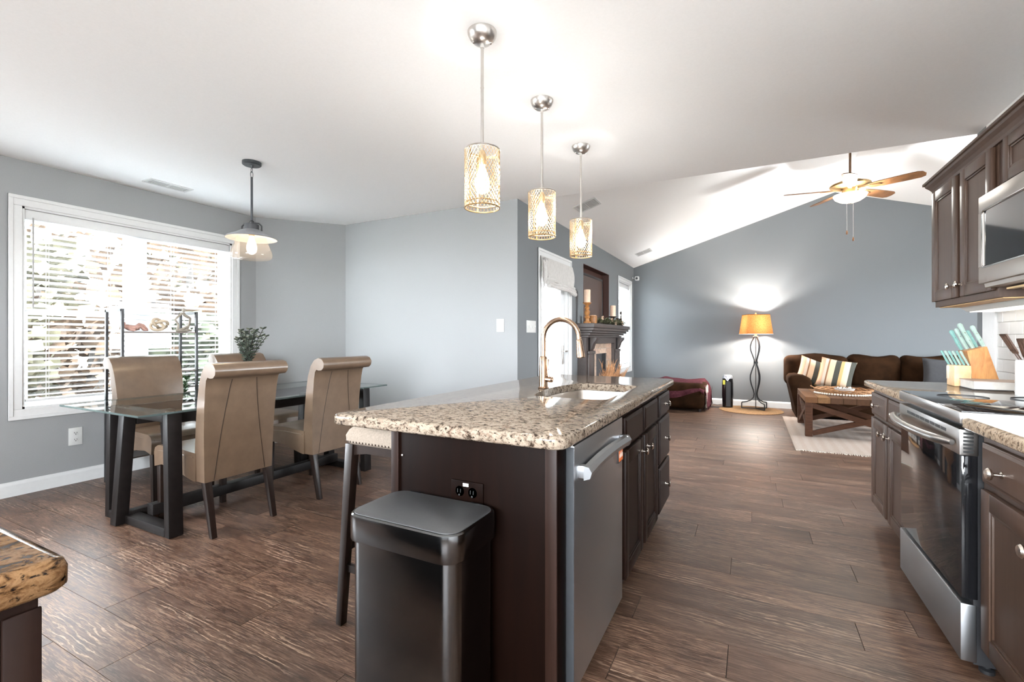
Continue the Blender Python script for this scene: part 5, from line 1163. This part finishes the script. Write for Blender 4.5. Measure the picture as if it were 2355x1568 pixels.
# tray
tx_, ty_ = 1.04, 7.18
r = T('wicker_tray', 'round brown wicker tray on the coffee table', 'tray', (tx_, ty_, ct))
B().lathe([(.001, .0005), (.27, .0005), (.27, .008), (.001, .008)], (tx_, ty_, ct), 36).done('bottom', 'basket', r)
b = B()
for k in range(4):
    rad, z = .272+.010*k, .014+.014*k
    b.tube([(tx_+(rad+.004*math.sin(i*.9+k*3))*math.cos(i*math.pi/48), ty_+(rad+.004*math.sin(i*.9+k*3))*math.sin(i*math.pi/48), ct+z+.004*math.cos(i*.9+k*3)) for i in range(96)], .008, 6, closed=True)
b.done('rim', 'basket', r)
b = B()
for s_ in (-1, 1): b.tube([(tx_+s_*(.29+.05*math.sin(u*math.pi)), ty_-.07+.14*u, ct+.05+.035*math.sin(u*math.pi)) for u in [i/10 for i in range(11)]], .009, 6)
b.done('handle', 'basket', r)
r = T('bead_garland', 'string of white beads round the foot of the wicker tray', 'beads', (tx_, ty_-.2, ct)); me = None
for k in range(30):
    a = math.pi*1.08+k*math.pi*.86/29; p = (tx_+.318*math.cos(a), ty_+.318*math.sin(a), ct+.0125)
    if me is None: o = B().ball((0, 0, 0), .0125, sub=2).done('bead', 'bead_white', r, local=True); me = o.data
    else: o = bpy.data.objects.new('bead', me); COL.objects.link(o); o.parent = r
    o.location = Vector(p)-r.location
r = T('trinket_bowl', 'small pale bowl of trinkets in the wicker tray', 'bowl', (tx_+.02, ty_, ct+.008))
B().lathe([(.001, .0005), (.06, .0005), (.105, .045), (.112, .06), (.104, .06), (.06, .01), (.001, .008)], (tx_+.02, ty_, ct+.008), 26).done('dish', 'crock_white', r)
rnd = random.Random(4); b = B()
for k in range(16): b.ball((tx_+.02+rnd.uniform(-.08, .08), ty_+rnd.uniform(-.06, .06), ct+.062+rnd.uniform(0, .014)), rnd.uniform(.010, .018), sub=1)
b.done('trinkets', 'chrome', r, kind='stuff')
# sofa
r = T('sofa', 'dark brown plush sofa along the far wall', 'sofa', (2.0, 8.5, 0))
def soft(x0, x1, y0, y1, z0, z1, rad, name, par, puff=.0):
    b = B(); b.box(x0, x1, y0, y1, z0, z1, rad, 4); return b.done(name, 'sofa_brown', par, ang=60)
B().box(.62, 4.0, 8.12, 8.98, .04, .30, .02).done('base', 'sofa_brown', r)
for x_ in (.75, 2.2, 3.8):
    for y_ in (8.18, 8.9): B().box(x_-.03, x_+.03, y_-.03, y_+.03, 0.011 if y_ < 8.2 and x_ < 2.9 else 0, .04).done('foot', 'espresso_leg', r, smooth=False)
# left arm: leaning outer face and a rolled top
b = B(); pr = [(.600, .02), (.575, .20), (.530, .42), (.495, .54), (.497, .60), (.530, .640), (.60, .652), (.70, .640), (.775, .60), (.80, .54), (.80, .02)]
b.prism(pr, 'y', 8.00, 8.92, .05, 4); b.done('arm', 'sofa_brown', r, ang=60)
soft(.80, 1.78, 8.06, 8.80, .28, .47, .07, 'seat_cushion', r); soft(1.785, 2.75, 8.06, 8.80, .28, .47, .07, 'seat_cushion', r); soft(2.755, 3.9, 8.06, 8.80, .28, .47, .07, 'seat_cushion', r)
def backcush(x0, x1, y0, y1, z0, z1):
    b = B(); b.box(x0, x1, y0, y1, z0, z1, .10, 5); bm = b.bm
    bmesh.ops.subdivide_edges(bm, edges=[e for e in bm.edges if e.calc_length() > .2], cuts=5, use_grid_fill=True)
    cx_, cz_ = (x0+x1)/2, (z0+z1)/2
    for v in bm.verts:
        u, w_ = (v.co.x-cx_)/(x1-x0)*2, (v.co.z-cz_)/(z1-z0)*2; v.co.y -= .05*(1-u*u)*(1-w_*w_)*(1 if v.co.y < (y0+y1)/2 else 0); v.co.z += .018*math.sin(u*4.0+x0*3)*(1 if w_ > .3 else 0)
    return b.done('back_cushion', 'sofa_brown', r, ang=80)
backcush(.475, 1.318, 8.50, 8.84, .44, .935); backcush(1.325, 1.98, 8.68, 9.0, .42, .925); backcush(1.985, 2.80, 8.68, 9.0, .42, .93); backcush(2.805, 3.9, 8.68, 9.0, .42, .93)
B().box(.62, 3.95, 8.90, 9.05, .05, .85, .03).done('back_frame', 'sofa_brown', r)
def cushion(name, label, c, size, th_, rot, mat, group=None):
    b = B(); n = 14
    def f(sg):
        def g(u, v):
            a, e = 2*u-1, 2*v-1; k = (1-.07*(1-e*e))*1.0; k2 = (1-.07*(1-a*a)); h_ = th_*((1-a**4)*(1-e**4))**.5
            return (a*size/2*k, sg*h_/2, e*size/2*k2)
        return g
    b.grid(f(1), n, n); b.grid(f(-1), n, n); bmesh.ops.remove_doubles(b.bm, verts=b.bm.verts, dist=.0008)
    o = b.done(name, mat, ang=70); o.location = c; o.rotation_euler = rot; return tag(o, label, 'cushion', group)
cushion('throw_pillow', 'striped tan cushion leaning lower against the sofa arm', (.85, 8.38, .67), .43, .15, (math.radians(-24), math.radians(20), math.radians(10)), 'striped_cloth')
cushion('throw_pillow', 'striped tan cushion standing in front of the other striped one', (1.10, 8.14, .675), .43, .15, (math.radians(-18), math.radians(10), math.radians(-12)), 'striped_cloth')
cushion('throw_pillow', 'plain charcoal cushion far along the sofa', (2.37, 8.44, .68), .46, .15, (math.radians(-16), math.radians(4), 0), 'charcoal_cloth')
cushion('throw_pillow', 'cream cushion beside the charcoal one, partly behind the knife block', (2.78, 8.22, .66), .42, .15, (math.radians(-20), math.radians(8), math.radians(-6)), 'cream_linen')
